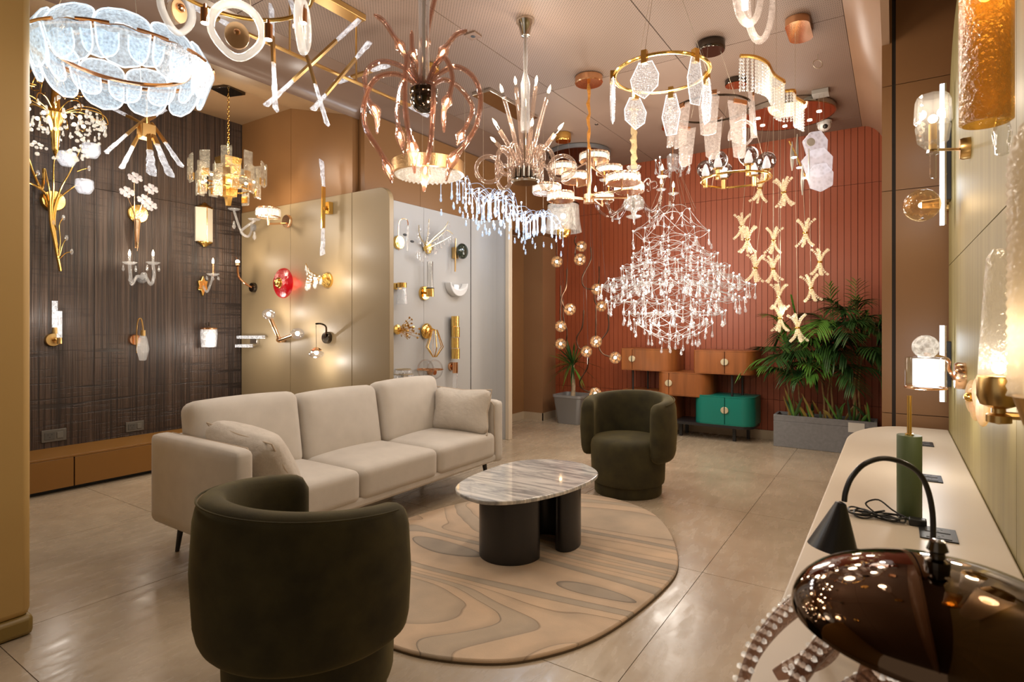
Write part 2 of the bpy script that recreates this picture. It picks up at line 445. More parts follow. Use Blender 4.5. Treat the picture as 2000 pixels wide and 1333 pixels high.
for (x0, x1) in ((-5.758, -4.922), (-4.918, -4.032)):
    MB().box((x0, 3.482, 2.472), (x1, 3.545, 3.41)).build('upper_board', BROWNW, wa, 0)
# ---- niche wall behind the screen: pale boards, rounded inner corner, return
PALE = pm('pale_niche_board', (.44, .425, .41), .5, var=.02, vs=1.0)
wn = struct('wall_niche', MB().box((-4.14, 3.545, 0), (-3.965, 5.33, 2.47)), SEAM)
for (y0, y1) in ((3.53, 4.33), (4.33, 5.10)):
    MB().box((-3.965, y0+.002, 0), (-3.95, y1-.002, 2.47)).build('niche_board', PALE, wn, 0)
mb = MB(); n = 8; vs_ = []; fs = []
for i in range(n+1):
    a = PI/2*i/n; x = -3.75-.2*math.cos(a); y = 5.11+.2*math.sin(a)
    vs_ += [(x, y, 0), (x, y, 2.47)]
    if i: fs.append((2*i-2, 2*i, 2*i+1, 2*i-1))
mb.add(vs_, fs).build('rounded_board', PALE, wn, 60)
MB().box((-3.75, 5.31, 0), (-3.615, 5.325, 2.47)).build('return_board', PALE, wn, 0)
MB().box((-3.61, 5.29, 0), (-3.56, 5.36, 2.47)).build('fin', CREAME, wn, 0, .006)
for (y0, y1) in ((3.55, 4.28), (4.28, 5.36), (5.36, 6.95)):
    MB().box((-4.20, y0+.002, 2.472), (-3.952, y1-.002, 3.20)).build('upper_board', BROWNW, wn, 0)
# ---- recessed door bay and pier beside the orange wall
DOORM = pm('door_brown_board', (.245, .122, .048), .45, var=.05, vs=1.2)
struct('door_1', MB().box((-4.25, 5.36, 0), (-4.20, 6.60, 2.47)), DOORM)
wp = struct('wall_pier', MB().box((-4.25, 6.60, 0), (-3.90, 7.05, 2.472)), pm('pier_board', (.27, .145, .068), .45))
BASEB = pm('stone_baseboard', (.46, .37, .26), .35)
struct('baseboard_pier', MB().box((-4.20, 6.588, 0), (-3.888, 6.60, .10)).box((-3.90, 6.588, 0), (-3.888, 6.95, .10)), BASEB)
struct('baseboard_door', MB().box((-4.20, 5.36, 0), (-4.186, 6.588, .10)), BASEB)
# ---- terracotta wall of narrow vertical boards in three rows
ORANGE = pm('terracotta_board', (.285, .062, .020), .48, var=.05, vs=1.3)
wb = struct('wall_back', MB().box((-4.3, 6.962, 0), (.1, 7.12, 3.42)), pm('terracotta_groove', (.10, .022, .008), .7))
bw = 3.84/62
for (z0, z1) in ((.10, .447), (.447, 2.75), (2.75, 3.36)):
    me = MB().box((.0022, 0, z0+.002), (bw-.0022, .012, z1-.002)).mesh('board', ORANGE, 0)
    for i in range(62): inst('board', me, wb, (-3.90+i*bw, 6.95, 0))
struct('baseboard_back', MB().box((-3.89, 6.936, 0), (-.06, 6.95, .10)), BASEB)
# ---- brown panelled block on the right and the green display wall
BROWN2 = pm('brown_panel_right', (.245, .118, .045), .42, var=.05, vs=1.1)
wr = struct('wall_right', MB().box((-.045, 4.262, 0), (.9, 7.05, 3.45)), SEAM)
for (z0, z1) in ((0, .745), (.745, 2.12), (2.12, 2.77), (2.77, 3.40)):
    MB().box((-.06, 4.25, z0+.002), (-.008, 4.262, z1-.002)).build('panel', BROWN2, wr, 0)
    MB().box((.012, 4.25, z0+.002), (.9, 4.262, z1-.002)).build('panel', BROWN2, wr, 0)
    MB().box((-.06, 4.264, z0+.002), (-.045, 6.95, z1-.002)).build('side_panel', BROWN2, wr, 0)
struct('ceiling_side', MB().box((-.06, -2.6, 3.30), (.9, 4.25, 3.40)), PLAIN)
GREENW = pm('olive_veneer', (.255, .205, .078), .5, var=.14, vs=3.0, stretch=(1, 5, .35))
wg = struct('wall_green', MB().box((.285, -2.6, 0), (.345, 3.60, 2.94)), SEAM)
def sheet_x(y0, y1, z0, z1, x0, x1, rc=0.0):
    p = [(y0, z0), (y1, z0)]
    if rc: p += [(y1-rc+rc*math.cos(PI/2*i/12), z1-rc+rc*math.sin(PI/2*i/12)) for i in range(13)]
    else: p += [(y1, z1)]
    p += [(y0, z1)]; n = len(p)
    return MB().add([(x0, y, z) for y, z in p]+[(x1, y, z) for y, z in p],
        [tuple(reversed(range(n))), tuple(range(n, 2*n))]+[(i, (i+1) % n, n+(i+1) % n, n+i) for i in range(n)])
for (y0, y1) in ((-2.6, .55), (.55, 1.98), (1.98, 4.19)):
    sheet_x(y0+.002, y1-.002, 0, 1.633, .268, .345).build('green_board', GREENW, wg, 30)
    sheet_x(y0+.002, y1-.002, 1.637, 2.95, .268, .345, .62 if y1 > 4 else 0).build('green_board', GREENW, wg, 30)
struct('wall_outer', MB().box((.345, -2.6, 0), (.9, 4.24, 3.30)), BROWN2)
# ---- tan column at the left
TAN = pm('tan_paint', (.52, .335, .115), .55)
struct('wall_column', MB().box((-3.7, -2.6, .08), (-3.0, .886, 3.42)), TAN, .03)
struct('baseboard_column', MB().box((-3.7, -2.6, 0), (-2.994, .892, .085)), pm('tan_baseboard', (.25, .165, .04), .4), .02)
# ================================================================== FURNITURE
LINEN = pm('oat_linen', (.575, .525, .465), .85, var=.05, vs=9, bump=.35, bs=420, sheen=.25, sheencol=(.9,.8,.7))
PIPE = pm('oat_piping', (.50, .40, .30), .85)
# ---- sofa
sofa = thing('sofa', 'long oat linen three seat sofa with slim arms and dark tapered legs', 'sofa', (-3.05, 2.685, 0))
MB().box((-.40, -1.06, .20), (.415, 1.06, .262)).build('base_rail', LINEN, sofa, 35, .02, 3)
for sg in (-1, 1):
    m = MB(); cushion(m, (.43, .052, .247), .035, (0, .004, .004), 10, T((0, sg*1.083, .436)))
    a = m.build('arm', LINEN, sofa, 60)
    MB().tube([(-.395, sg*1.083-sg*.048, .30), (-.395, sg*1.083-sg*.048, .655), (-.37, sg*1.083-sg*.046, .677), (.37, sg*1.083-sg*.046, .677), (.402, sg*1.083-sg*.046, .645), (.41, sg*1.083-sg*.048, .28)], .004, 6).build('piping', PIPE, a)
m = MB(); cushion(m, (.05, 1.03, .24), .035, (0, 0, 0), 10, T((-.375, 0, .43))); m.build('back_frame', LINEN, sofa, 60)
for k, y in enumerate((-.69, 0, .69)):
    m = MB(); cushion(m, (.375, .343, .098), .045, (0, 0, .022), 14, T((.055, y, .335))); a = m.build('seat_cushion', LINEN, sofa, 60)
    pts = [(-.30, y-.337, .39), (.33, y-.337, .39), (.415, y-.337, .355)]
    m = MB(); cushion(m, (.095, .335, .235), .06, (.03, 0, .012), 14, T((-.215+.01*k, y-.01*k, .615+(.006 if k != 1 else -.014))) @ Rz((-.04, .02, .05)[k]) @ Ry(-.17))
    m.build('back_cushion', LINEN, sofa, 60)
for sx in (-1, 1):
    for sy in (-1, 1):
        MB().rod((sx*.33, sy*1.0, .20), (sx*.35, sy*1.02, 0), .019, .011, 12).build('leg', BLACK, sofa)
# ---- throw pillows
PIL = pm('crumpled_linen', (.56, .505, .44), .9, var=.06, vs=12, bump=.5, bs=26, bd=.012, sheen=.2, sheencol=(.9,.8,.7))
pl = thing('throw_pillow', 'oat linen throw pillow slumped against the near sofa arm', 'pillow', (-2.90, 1.80, .435))
m = MB(); cushion(m, (.26, .10, .19), .075, (0, .05, 0), 14, T((0, .02, .135)) @ Rx(.62) @ Ry(.16), pinch=.45); m.build('cover', PIL, pl, 70)
m = MB(); m.tube([Vector(p) for p in [(T((0,.02,.135)) @ Rx(.62) @ Ry(.16)) @ Vector(q) for q in ((-.258,0,-.188),(-.244,0,.0),(-.26,0,.19),(0,0,.179),(.265,0,.193),(.245,0,0),(.262,0,-.19))]], .0045, 6).build('seam', PIPE, pl)
pl = thing('throw_pillow', 'oat linen throw pillow standing upright against the far sofa arm', 'pillow', (-2.90, 3.62, .435))
m = MB(); cushion(m, (.255, .075, .17), .055, (0, .035, 0), 14, T((0, 0, .165)) @ Rz(.10) @ Rx(-.20), pinch=.5); m.build('cover', PIL, pl, 70)
m = MB(); m.tube([Vector(p) for p in [(T((0,0,.165)) @ Rz(.10) @ Rx(-.20)) @ Vector(q) for q in ((-.26,0,.178),(0,0,.163),(.265,0,.178),(.243,0,0),(.265,0,-.178),(0,0,-.163))]], .005, 6).build('seam', PIPE, pl)
# ---- olive tub chairs
VELVET = pm('olive_velvet', (.036, .029, .008), .9, var=.4, vs=9, bump=.25, bs=350, sheen=.5, sheencol=(.34, .26, .08))
def tub_chair(label, loc, rz):
    t = thing('tub_chair', label, 'armchair', loc, rz, 'olive velvet tub chairs')
    MB().lathe([(0,0),(.250,0),(.256,.012),(.256,.085),(.246,.095)], 48).build('plinth', VELVET, t)
    pr = [(0,.082),(.25,.082),(.272,.09),(.278,.11),(.287,.36),(.281,.395),(.264,.418),(.22,.430),(.11,.437),(0,.438)]
    MB().lathe(pr, 56).build('seat', VELVET, t, 50)
    # wrap-around back: rounded slab swept round, with soft ends
    n = 60; k = 22; a0, a1 = math.radians(148), math.radians(392); vs_ = []; fs = []
    Rm = .303; hw = .050
    for i in range(n+1):
        e = i/n; a = a0+(a1-a0)*e
        arc = min(e, 1-e)*(a1-a0)*Rm           # distance from the nearest end
        g = math.sqrt(max(0.0, 1-max(0, 1-arc/.06)**2)) if arc < .06 else 1.0
        g = max(g, .02)
        u = abs(2*e-1)                           # 0 at the back, 1 at the arm ends
        top = .755-.055*u**1.6; bot = .27-.0*u
        zc = (top+bot)/2; hz = (top-bot)/2
        rc = .05
        for j in range(k):
            th = 2*PI*j/k; ct, st_ = math.cos(th), math.sin(th)
            # superellipse slab, rounder at the top
            x = math.copysign(abs(ct)**.62, ct)*hw*(.45+.55*g); z = math.copysign(abs(st_)**.30, st_)*(hz-.05*(1-g)*1.0)
            bulge = .018*(1-(z/hz)**2)*(1 if ct > 0 else .2)
            rr = Rm+x+bulge*g
            vs_.append((rr*math.cos(a), rr*math.sin(a), zc+z))
    for i in range(n):
        for j in range(k): fs.append((i*k+j, i*k+(j+1) % k, (i+1)*k+(j+1) % k, (i+1)*k+j))
    fs.append(tuple(reversed(range(k)))); fs.append(tuple(range(n*k, n*k+k)))
    b = MB().add(vs_, [tuple(reversed(f)) for f in fs]).build('backrest', VELVET, t, 60)
    pts = []
    for i in range(4, n-3):
        e = i/n; a = a0+(a1-a0)*e; u = abs(2*e-1)
        pts.append(((Rm+.047)*math.cos(a), (Rm+.047)*math.sin(a), .755-.055*u**1.6-.014))
    MB().tube(pts, .0035, 6).build('welt', VELVET, b)
    return t
# local frame: the arms open towards +y
tub_chair('olive velvet tub chair seen from behind, beside the near end of the rug', (-1.675, 1.265, 0), -.06)
tub_chair('olive velvet tub chair with its round seat in view, beyond the coffee table', (-1.715, 4.2, 0), PI-.03)
# ---- rug
def rug_mat():
    m, t, b, o = nt('carved_wool_rug'); L_ = t.links.new
    g = nd(t, 'ShaderNodeNewGeometry').outputs['Position']
    mp = nd(t, 'ShaderNodeMapping'); mp.inputs['Rotation'].default_value = (0, 0, -YAW-.1); mp.inputs['Scale'].default_value = (.55, 1.5, 1); L_(g, mp.inputs[0])
    wv = nd(t, 'ShaderNodeTexNoise', Scale=.9, Detail=1.5, Roughness=.4, Distortion=.6); L_(mp.outputs[0], wv.inputs['Vector'])
    ml = nd(t, 'ShaderNodeMath', operation='MULTIPLY', i_1=21.0); L_(wv.outputs[0], ml.inputs[0])
    fr = nd(t, 'ShaderNodeMath', operation='FRACT'); L_(ml.outputs[0], fr.inputs[0])
    fl_ = nd(t, 'ShaderNodeMath', operation='FLOOR'); L_(ml.outputs[0], fl_.inputs[0])
    wn_ = nd(t, 'ShaderNodeTexWhiteNoise', noise_dimensions='1D'); L_(fl_.outputs[0], wn_.inputs['W'])
    base = ramp(t, wn_.outputs[0], [(.0, (.64, .475, .325)), (.55, (.60, .45, .315)), (.72, (.47, .385, .29)), (1.0, (.36, .30, .235))])
    base.color_ramp.interpolation = 'LINEAR'
    ln = ramp(t, fr.outputs[0], [(0, (.45,.45,.45)), (.06, (1,1,1)), (.7, (1,1,1)), (1, (.82,.82,.82))])
    mx = nd(t, 'ShaderNodeMix', data_type='RGBA', blend_type='MULTIPLY'); mx.inputs[0].default_value = 1
    L_(base.outputs[0], mx.inputs[6]); L_(ln.outputs[0], mx.inputs[7])
    n2 = nd(t, 'ShaderNodeTexNoise', Scale=5, Detail=6); L_(g, n2.inputs['Vector'])
    r2 = ramp(t, n2.outputs[0], [(.3, (.86,.86,.86)), (.7, (1.08,1.05,1.02))])
    m2 = nd(t, 'ShaderNodeMix', data_type='RGBA', blend_type='MULTIPLY'); m2.inputs[0].default_value = 1
    L_(mx.outputs[2], m2.inputs[6]); L_(r2.outputs[0], m2.inputs[7]); L_(m2.outputs[2], b.inputs['Base Color'])
    n3 = nd(t, 'ShaderNodeTexNoise', Scale=260, Detail=2); L_(g, n3.inputs['Vector'])
    ad = nd(t, 'ShaderNodeMath', operation='MULTIPLY_ADD', i_1=.25); L_(n3.outputs[0], ad.inputs[0]); L_(ln.outputs[0], ad.inputs[2])
    bp = nd(t, 'ShaderNodeBump', Strength=.55, Distance=.008); L_(ad.outputs[0], bp.inputs['Height']); L_(bp.outputs[0], b.inputs['Normal'])
    b.inputs['Roughness'].default_value = .95; b.inputs['Sheen Weight'].default_value = .2
    return m
rugp = crom([(-.96,3.05,0),(-.93,2.69,0),(-1.0,2.19,0),(-1.14,1.90,0),(-1.32,1.74,0),(-1.61,1.64,0),(-2.0,1.66,0),(-2.4,1.85,0),(-2.63,2.25,0),(-2.66,2.78,0),(-2.50,3.38,0),(-2.14,3.78,0),(-1.78,3.91,0),(-1.42,3.80,0),(-1.17,3.52,0)], 8, True)
rg = thing('rug', 'irregular oval beige wool rug with carved wavy grey contours under the coffee table', 'rug', (0, 0, 0))
MB().prism([(p.x, p.y) for p in reversed(rugp)], .001, .020).build('pile', rug_mat(), rg, 35, .008, 2)
MB().prism([(p.x*1.003+.0055, p.y*1.001-.0025) for p in reversed(rugp)], .0002, .007).build('backing', pm('rug_backing', (.13, .09, .05), .9), rg)
# ---- coffee table
def marble_mat():
    m, t, b, o = nt('grey_veined_marble'); L_ = t.links.new
    g = nd(t, 'ShaderNodeNewGeometry').outputs['Position']
    mp = nd(t, 'ShaderNodeMapping'); mp.inputs['Rotation'].default_value = (0, 0, -.75); mp.inputs['Scale'].default_value = (1.1, 7.0, 1); L_(g, mp.inputs[0])
    n = nd(t, 'ShaderNodeTexNoise', Scale=2.6, Detail=9, Roughness=.66, Distortion=1.1); L_(mp.outputs[0], n.inputs['Vector'])
    r = ramp(t, n.outputs[0], [(.30, (.20,.20,.21)), (.44, (.42,.42,.42)), (.54, (.68,.66,.63)), (.68, (.86,.83,.79))]); L_(r.outputs[0], b.inputs['Base Color'])
    b.inputs['Roughness'].default_value = .07; b.inputs['Coat Weight'].default_value = .4; b.inputs['Coat Roughness'].default_value = .03
    return m
ct = thing('coffee_table', 'low pebble shaped coffee table with grey marble top and curved black legs', 'coffee table', (0, 0, 0))
tp = crom([(-1.93,2.385,0),(-1.72,2.345,0),(-1.555,2.50,0),(-1.455,2.81,0),(-1.47,3.14,0),(-1.66,3.32,0),(-1.90,3.30,0),(-2.06,3.12,0),(-2.085,2.78,0),(-2.04,2.52,0)], 8, True)
MB().prism([(p.x, p.y) for p in tp], .378, .400).build('table_top', marble_mat(), ct, 35, .006, 3)
def c_leg(cx, cy_, ro, ri, a0, a1):
    rm = (ro+ri)/2; hw = (ro-ri)/2; n = 26; out = []; inn = []
    for i in range(n+1):
        a = a0+(a1-a0)*i/n; out.append((cx+ro*math.cos(a), cy_+ro*math.sin(a))); inn.append((cx+ri*math.cos(a), cy_+ri*math.sin(a)))
    cap = lambda a, s_: [(cx+rm*math.cos(a)+hw*(math.cos(a)*math.cos(b)-s_*math.sin(a)*math.sin(b)), cy_+rm*math.sin(a)+hw*(math.sin(a)*math.cos(b)+s_*math.cos(a)*math.sin(b))) for b in [PI*i/8 for i in range(1, 8)]]
    return MB().prism(out+cap(a1, 1)+list(reversed(inn))+list(reversed(cap(a0, -1))), .0215, .378)
c_leg(-1.775, 2.655, .175, .085, PI*.95, PI*2.03).build('leg', BLACKS, ct, 40)
c_leg(-1.70, 2.915, .205, .105, -PI*.10, PI*1.08).build('leg', BLACKS, ct, 40)
# ---- modular cabinet against the terracotta wall
WOOD = pm('cherry_veneer', (.25, .082, .022), .34, var=.30, vs=1.6, stretch=(9, 9, .7))
TEAL = pm('teal_lacquer', (.004, .165, .125), .32)
BRASSD = pm('pale_brass_handle', (.72, .62, .42), .35, .6)
cab = thing('modular_cabinet', 'stacked cabinet of cherry wood boxes and one teal box on black frame', 'cabinet', (0, 0, 0))
def cab_box(x0, x1, z0, z1, rl, rr, split, mat, name):
    y0, y1 = 6.50, 6.90
    def outline(e):
        L_ = []
        X0, X1, Y0 = x0+e, x1-e, y0+e; ql = max(.012, rl-e); qr = max(.012, rr-e)
        L_.append((X0, y1))
        L_ += [(X0+ql-ql*math.cos(PI/2*i/10), Y0+ql-ql*math.sin(PI/2*i/10)) for i in range(11)]
        L_ += [(X1-qr+qr*math.sin(PI/2*i/10), Y0+qr-qr*math.cos(PI/2*i/10)) for i in range(11)]
        L_.append((X1, y1)); return L_
    body = MB().prism(outline(.016), z0+.002, z1-.012).prism(outline(0), z1-.012, z1).prism(outline(0), z0-.004, z0+.004).build(name, mat, cab, 30)
    o, q = outline(0), outline(.018)
    def door(pred, lo, hi):
        a = [p for p in o if pred(p[0])]; b = [p for p in q if pred(p[0])]
        if lo is not None: a = [(lo, y0)]+a; b = [(lo, y0+.018)]+b
        if hi is not None: a = a+[(hi, y0)]; b = b+[(hi, y0+.018)]
        MB().prism(a+list(reversed(b)), z0+.006, z1-.014).build('door', mat, body, 30)
    door(lambda x: x < split, None, split-.0045); door(lambda x: x > split, split+.0045, None)
    zc = (z0+z1)/2+.005
    for (a0, dx) in ((PI/2, -.005), (-PI/2, .005)):
        mm = T((split+dx, y0, zc)) @ Rx(PI/2)
        MB().lathe([(0,0),(.036,0),(.036,.014),(.033,.017),(0,.017)], 14, mm, a0, a0+PI).build('handle', BRASSD, body, 30)
cab_box(-2.745, -2.10, .745, 1.00, .02, .17, -2.60, WOOD, 'upper_cabinet')
cab_box(-1.875, -1.24, .745, 1.00, .03, .13, -1.535, WOOD, 'upper_cabinet')
cab_box(-2.30, -1.70, .475, .74, .10, .17, -2.155, WOOD, 'middle_cabinet')
cab_box(-2.745, -2.10, .19, .50, .05, .12, -2.30, WOOD, 'lower_cabinet')
cab_box(-1.875, -1.24, .19, .50, .12, .14, -1.535, TEAL, 'teal_cabinet')
MB().prism([(-2.73,6.9)]+[(-2.6-.13*math.cos(PI/2*i/8), 6.63-.13*math.sin(PI/2*i/8)) for i in range(9)]+[(-1.40+.15*math.sin(PI/2*i/8), 6.65-.15*math.cos(PI/2*i/8)) for i in range(9)]+[(-1.25,6.9)], .155, .186).build('platform', BLACKS, cab, 30)
for x in (-2.62, -2.50):
    MB().rod((x, 6.58+(x+2.62)*1.5, .50), (x, 6.58+(x+2.62)*1.5, .742), .011, None, 10).build('post', BLACK, cab)
for x in (-1.47, -1.40):
    MB().rod((x, 6.56+(x+1.47)*2.6, .50), (x, 6.56+(x+1.47)*2.6, .742), .013, None, 10).build('post', BLACK, cab)
for (x, y) in ((-1.46, 6.62), (-1.36, 6.85), (-2.05, 6.62), (-2.62, 6.62), (-2.62, 6.85), (-2.05, 6.85)):
    MB().box((x-.016, y-.016, 0), (x+.016, y+.016, .156)).build('leg', BLACK, cab)
# ---- low bench cabinet along the dark wall
BENCH = pm('ochre_lacquer', (.215, .095, .016), .38)
bn = thing('bench_cabinet', 'long low ochre bench cabinet with flush drawer fronts under the dark wall', 'cabinet', (-5.535, 1.3, 0))
MB().box((-.20, -3.0, .0), (.16, 2.14, .035)).build('plinth', BLACK, bn)
MB().box((-.223, -3.0, .033), (.205, 2.16, .262)).build('body', BLACK, bn)
MB().box((-.223, -3.0, .262), (.226, 2.165, .278)).build('top', BENCH, bn, 30, .002)
for (a, b_) in ((-1.47, -.47), (-.47, .53), (.53, 1.53), (1.53, 2.165)):
    MB().box((.205, a+.004, .036), (.226, b_-.004, .260)).build('drawer_front', BENCH, bn, 30, .002)
# ---- wall sockets above the bench
GREYP = pm('grey_socket_plastic', (.10, .09, .075), .45)
def socket(label, px, py, hw, hh):
    p = onX(px, py, -5.76); t = thing('wall_socket', label, 'socket', p, PI/2, 'grey wall sockets')
    MB().box((-hw, -.009, -hh), (hw, 0, hh)).build('plate', GREYP, t, 30, .003)
    MB().box((-hw*.75, -.012, -hh*.55), (hw*.05, -.008, hh*.55)).build('outlet', pm('socket_face', (.07,.065,.055), .5), t)
    for (x, z) in ((-.5, .22), (-.2, .22), (-.35, -.25)):
        MB().rod((hw*x, -.0125, hh*z), (hw*x, -.010, hh*z), .004, None, 8).build('pin_hole', BLACK, t)
    MB().box((hw*.22, -.014, -hh*.5), (hw*.72, -.008, hh*.5)).build('switch', pm('socket_switch', (.13,.12,.10), .4), t, 30, .001)
socket('grey double wall socket on the dark wall closest to the tan column', 105, 851, .085, .05)
socket('grey double wall socket on the dark wall closest to the sofa arm', 263, 833, .075, .045)
# ================================================================== HANGING LAMPS
CEILZ = 3.34
def hang(name, label, px, py, d, cat='chandelier', group=None):
    o = P(px, py, d); t = thing(name, label, cat, o, 0, group)
    return t, o, (lambda x, y, dd=d: P(x, y, dd)-o)
def patch(fn, nu, nv, th):
    """curved sheet with thickness; fn(u,v) -> (point, outward normal)"""
    mb = MB(); top = []; bot = []
    for i in range(nu+1):
        for j in range(nv+1):
            p, nn = fn(-1+2*i/nu, j/nv); top.append(p+nn*th/2); bot.append(p-nn*th/2)
    k = len(top); W_ = nv+1; fs = []
    for i in range(nu):
        for j in range(nv):
            a, b, c, d = i*W_+j, (i+1)*W_+j, (i+1)*W_+j+1, i*W_+j+1
            fs.append((a,b,c,d)); fs.append((k+a,k+d,k+c,k+b))
    edge = [i*W_ for i in range(nu+1)]+[nu*W_+j for j in range(1,W_)]+[i*W_+nv for i in range(nu-1,-1,-1)]+[j for j in range(nv-1,0,-1)]
    for a, b in zip(edge, edge[1:]+edge[:1]): fs.append((b, a, k+a, k+b))
    return mb.add(top+bot, fs)
def canopy(t, loc, r, h, mat, name='canopy', n=28):
    return MB().lathe([(0,0),(r*.93,0),(r,-h*.12),(r,-h*.88),(r*.94,-h),(0,-h)], n, T(loc)).build(name, mat, t, 40)
def chain(t, a, b, mat, r=.011, wr=.0025, name='chain'):
    mb = MB(); a = Vector(a); b = Vector(b); n = max(2, int((b-a).length/(r*1.5))); ax = (b-a).normalized(); o = ax.orthogonal().normalized(); q = ax.cross(o)
    for i in range(n):
        c = a.lerp(b, (i+.5)/n); u = o if i % 2 else q
        mb.tube([c+ax*r*math.cos(x)+u*r*.6*math.sin(x) for x in [2*PI*k/8 for k in range(8)]], wr, 4, True)
    return mb.build(name, mat, t)
def wires(t, pairs, mat=WIRE, r=.0012, name='wire'):
    for a, b in pairs: MB().rod(a, b, r, None, 5).build(name, mat, t)
FLAME = MB().lathe([(0,0),(.006,.001),(.0085,.012),(.007,.024),(.003,.036),(0,.044)], 10).mesh('flame_bulb', BULB)
BALL = MB().sphere((0,0,0), 1.0, 12, 8).mesh('bulb', BULB)
BALLW = MB().sphere((0,0,0), 1.0, 10, 6).mesh('led', LED)
DROP = MB().gem((0,0,0), .009, .042, 6).mesh('crystal_drop', CRYS, 0)
DROPL = MB().gem((0,0,0), .011, .05, 6).mesh('crystal_drop', CRYSL, 0)
BEAD = MB().sphere((0,0,0), 1.0, 6, 4).mesh('crystal_bead', CRYSL, 0)

# ---- 1 white scalloped glass ring
t, o, L = hang('glass_ring_chandelier', 'glowing white oval ring of overlapping scalloped glass plates on gold band', 243, 128, 2.85)
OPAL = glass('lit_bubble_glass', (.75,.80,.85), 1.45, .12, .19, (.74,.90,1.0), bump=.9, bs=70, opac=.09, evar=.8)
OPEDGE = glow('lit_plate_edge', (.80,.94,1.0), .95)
def rimmed(fn, nu, nv, th, name, t):
    b = patch(fn, nu, nv, th).build(name, OPAL, t, 60)
    e = [fn(-1, v/10)[0] for v in range(11)]+[fn(-1+2*u/8, 1)[0] for u in range(1, 8)]+[fn(1, 1-v/10)[0] for v in range(11)]
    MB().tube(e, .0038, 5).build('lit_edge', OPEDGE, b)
RR = .385
def scal(a0, W_, z0, z1, r0, r1, up):
    def fn(u, v):
        h = v if up else v
        wv = W_*math.sqrt(max(0.0, 1-max(0, (v-.35)/.65)**2.6)); wv = max(wv, W_*.04)
        a = a0+u*wv; rr = r0+(r1-r0)*v; z = z0+(z1-z0)*v+.006*math.cos(5*u)*(1-v)
        return Vector((rr*math.cos(a), rr*math.sin(a), z)), Vector((math.cos(a), math.sin(a), 0))
    return fn
NS = 11
for i in range(NS):
    a = 2*PI*(i+.3)/NS
    rimmed(scal(a, PI/NS*.97, .035, .125, RR, RR-.05, True), 8, 8, .014, 'upper_plate', t)
    rimmed(scal(a, PI/NS*.93, .02, -.135, RR+.006, RR-.045, False), 8, 8, .014, 'lower_plate', t)
    rimmed(scal(a+PI/NS, PI/NS*.80, .02, -.09, RR-.06, RR-.09, False), 8, 6, .012, 'inner_plate', t)
    MB().torus((0,0,.028), RR+.012, .007, 6, 6, a0=a-.16, a1=a+.16).build('clip', COPPER, t)
MB().torus((0,0,.02), RR-.10, .011, 56, 6).build('inner_band', COPPER, t)
MB().torus((0,0,.025), RR-.012, .010, 56, 6).build('ring', COPPER, t)
wires(t, [((RR*.8*math.cos(a), RR*.8*math.sin(a), .03), (RR*.25*math.cos(a), RR*.25*math.sin(a), CEILZ-o.z)) for a in (.4, 2.5, 4.6)], WIRE, .0018)
canopy(t, (0,0,CEILZ-o.z), .14, .03, BRASS)
lamp(t, (0,0,-.12), 7, COOL, .16)

# ---- 2 gold crystal bouquet chandelier behind the column
R.seed(31)
t, o, L = hang('crystal_bouquet_chandelier', 'tiered gold chandelier with crystal beads and curled stems half hidden by the tan column', 108, 236, 4.0)
zt = 3.41-o.z
MB().lathe([(0,0),(.075,0),(.07,-.015),(.035,-.07),(.012,-.085),(0,-.085)], 20, T((0,0,zt))).build('canopy', GOLD, t)
chain(t, (0,0,zt-.08), (0,0,.36), GOLD, .014)
MB().lathe([(0,.40),(.012,.38),(.02,.33),(.045,.30),(.02,.24),(.03,.1),(.06,.05),(.03,-.05),(.02,-.2),(0,-.26)], 14).build('stem', GOLD, t)
for k in range(26):
    a = 2*PI*k/26+R.uniform(-.1,.1); tier = k % 2
    z0, rr, up = ((.24, .13, .10), (.05, .27, .06))[tier]
    h = Vector((math.cos(a), math.sin(a), 0))
    pts = crom([h*.02+Vector((0,0,z0)), h*rr*.55+Vector((0,0,z0+up)), h*rr+Vector((0,0,z0+up*.7)), h*(rr+.03)+Vector((0,0,z0-.02)), h*(rr-.02)+Vector((0,0,z0-.03))], 5)
    MB().tube(pts, .0035, 5).build('curl', GOLD, t)
for k in range(18):
    a = 2*PI*k/18; h = Vector((math.cos(a), math.sin(a), 0)); mb = MB()
    for s_ in (-1,1):
        mb.add([Vector((0,0,.30))+h*.03, Vector((0,0,.37))+h*.08+Vector((-h.y,h.x,0))*.018*s_, Vector((0,0,.40))+h*.12], [(0,1,2)])
    mb.build('leaf', GOLD, t, 0)
for k in range(150):
    a = R.uniform(0, 2*PI); ph = R.uniform(-1.2, .5); rr = .27*math.cos(ph)**.6*R.uniform(.8,1.05)
    inst('crystal_bead', BEAD, t, (rr*math.cos(a), rr*math.sin(a), -.02+.24*math.sin(ph)), (0,0,a), R.uniform(.008,.015))
for k in range(40):
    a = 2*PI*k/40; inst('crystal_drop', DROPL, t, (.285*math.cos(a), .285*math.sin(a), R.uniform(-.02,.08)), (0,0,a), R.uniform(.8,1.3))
for k in range(9):
    a = 2*PI*k/9; inst('bulb', BALL, t, (.16*math.cos(a), .16*math.sin(a), .0+.03*(k % 2)), (0,0,0), .013)
lamp(t, (0,-.05,-.02), 7, WARM, .12)

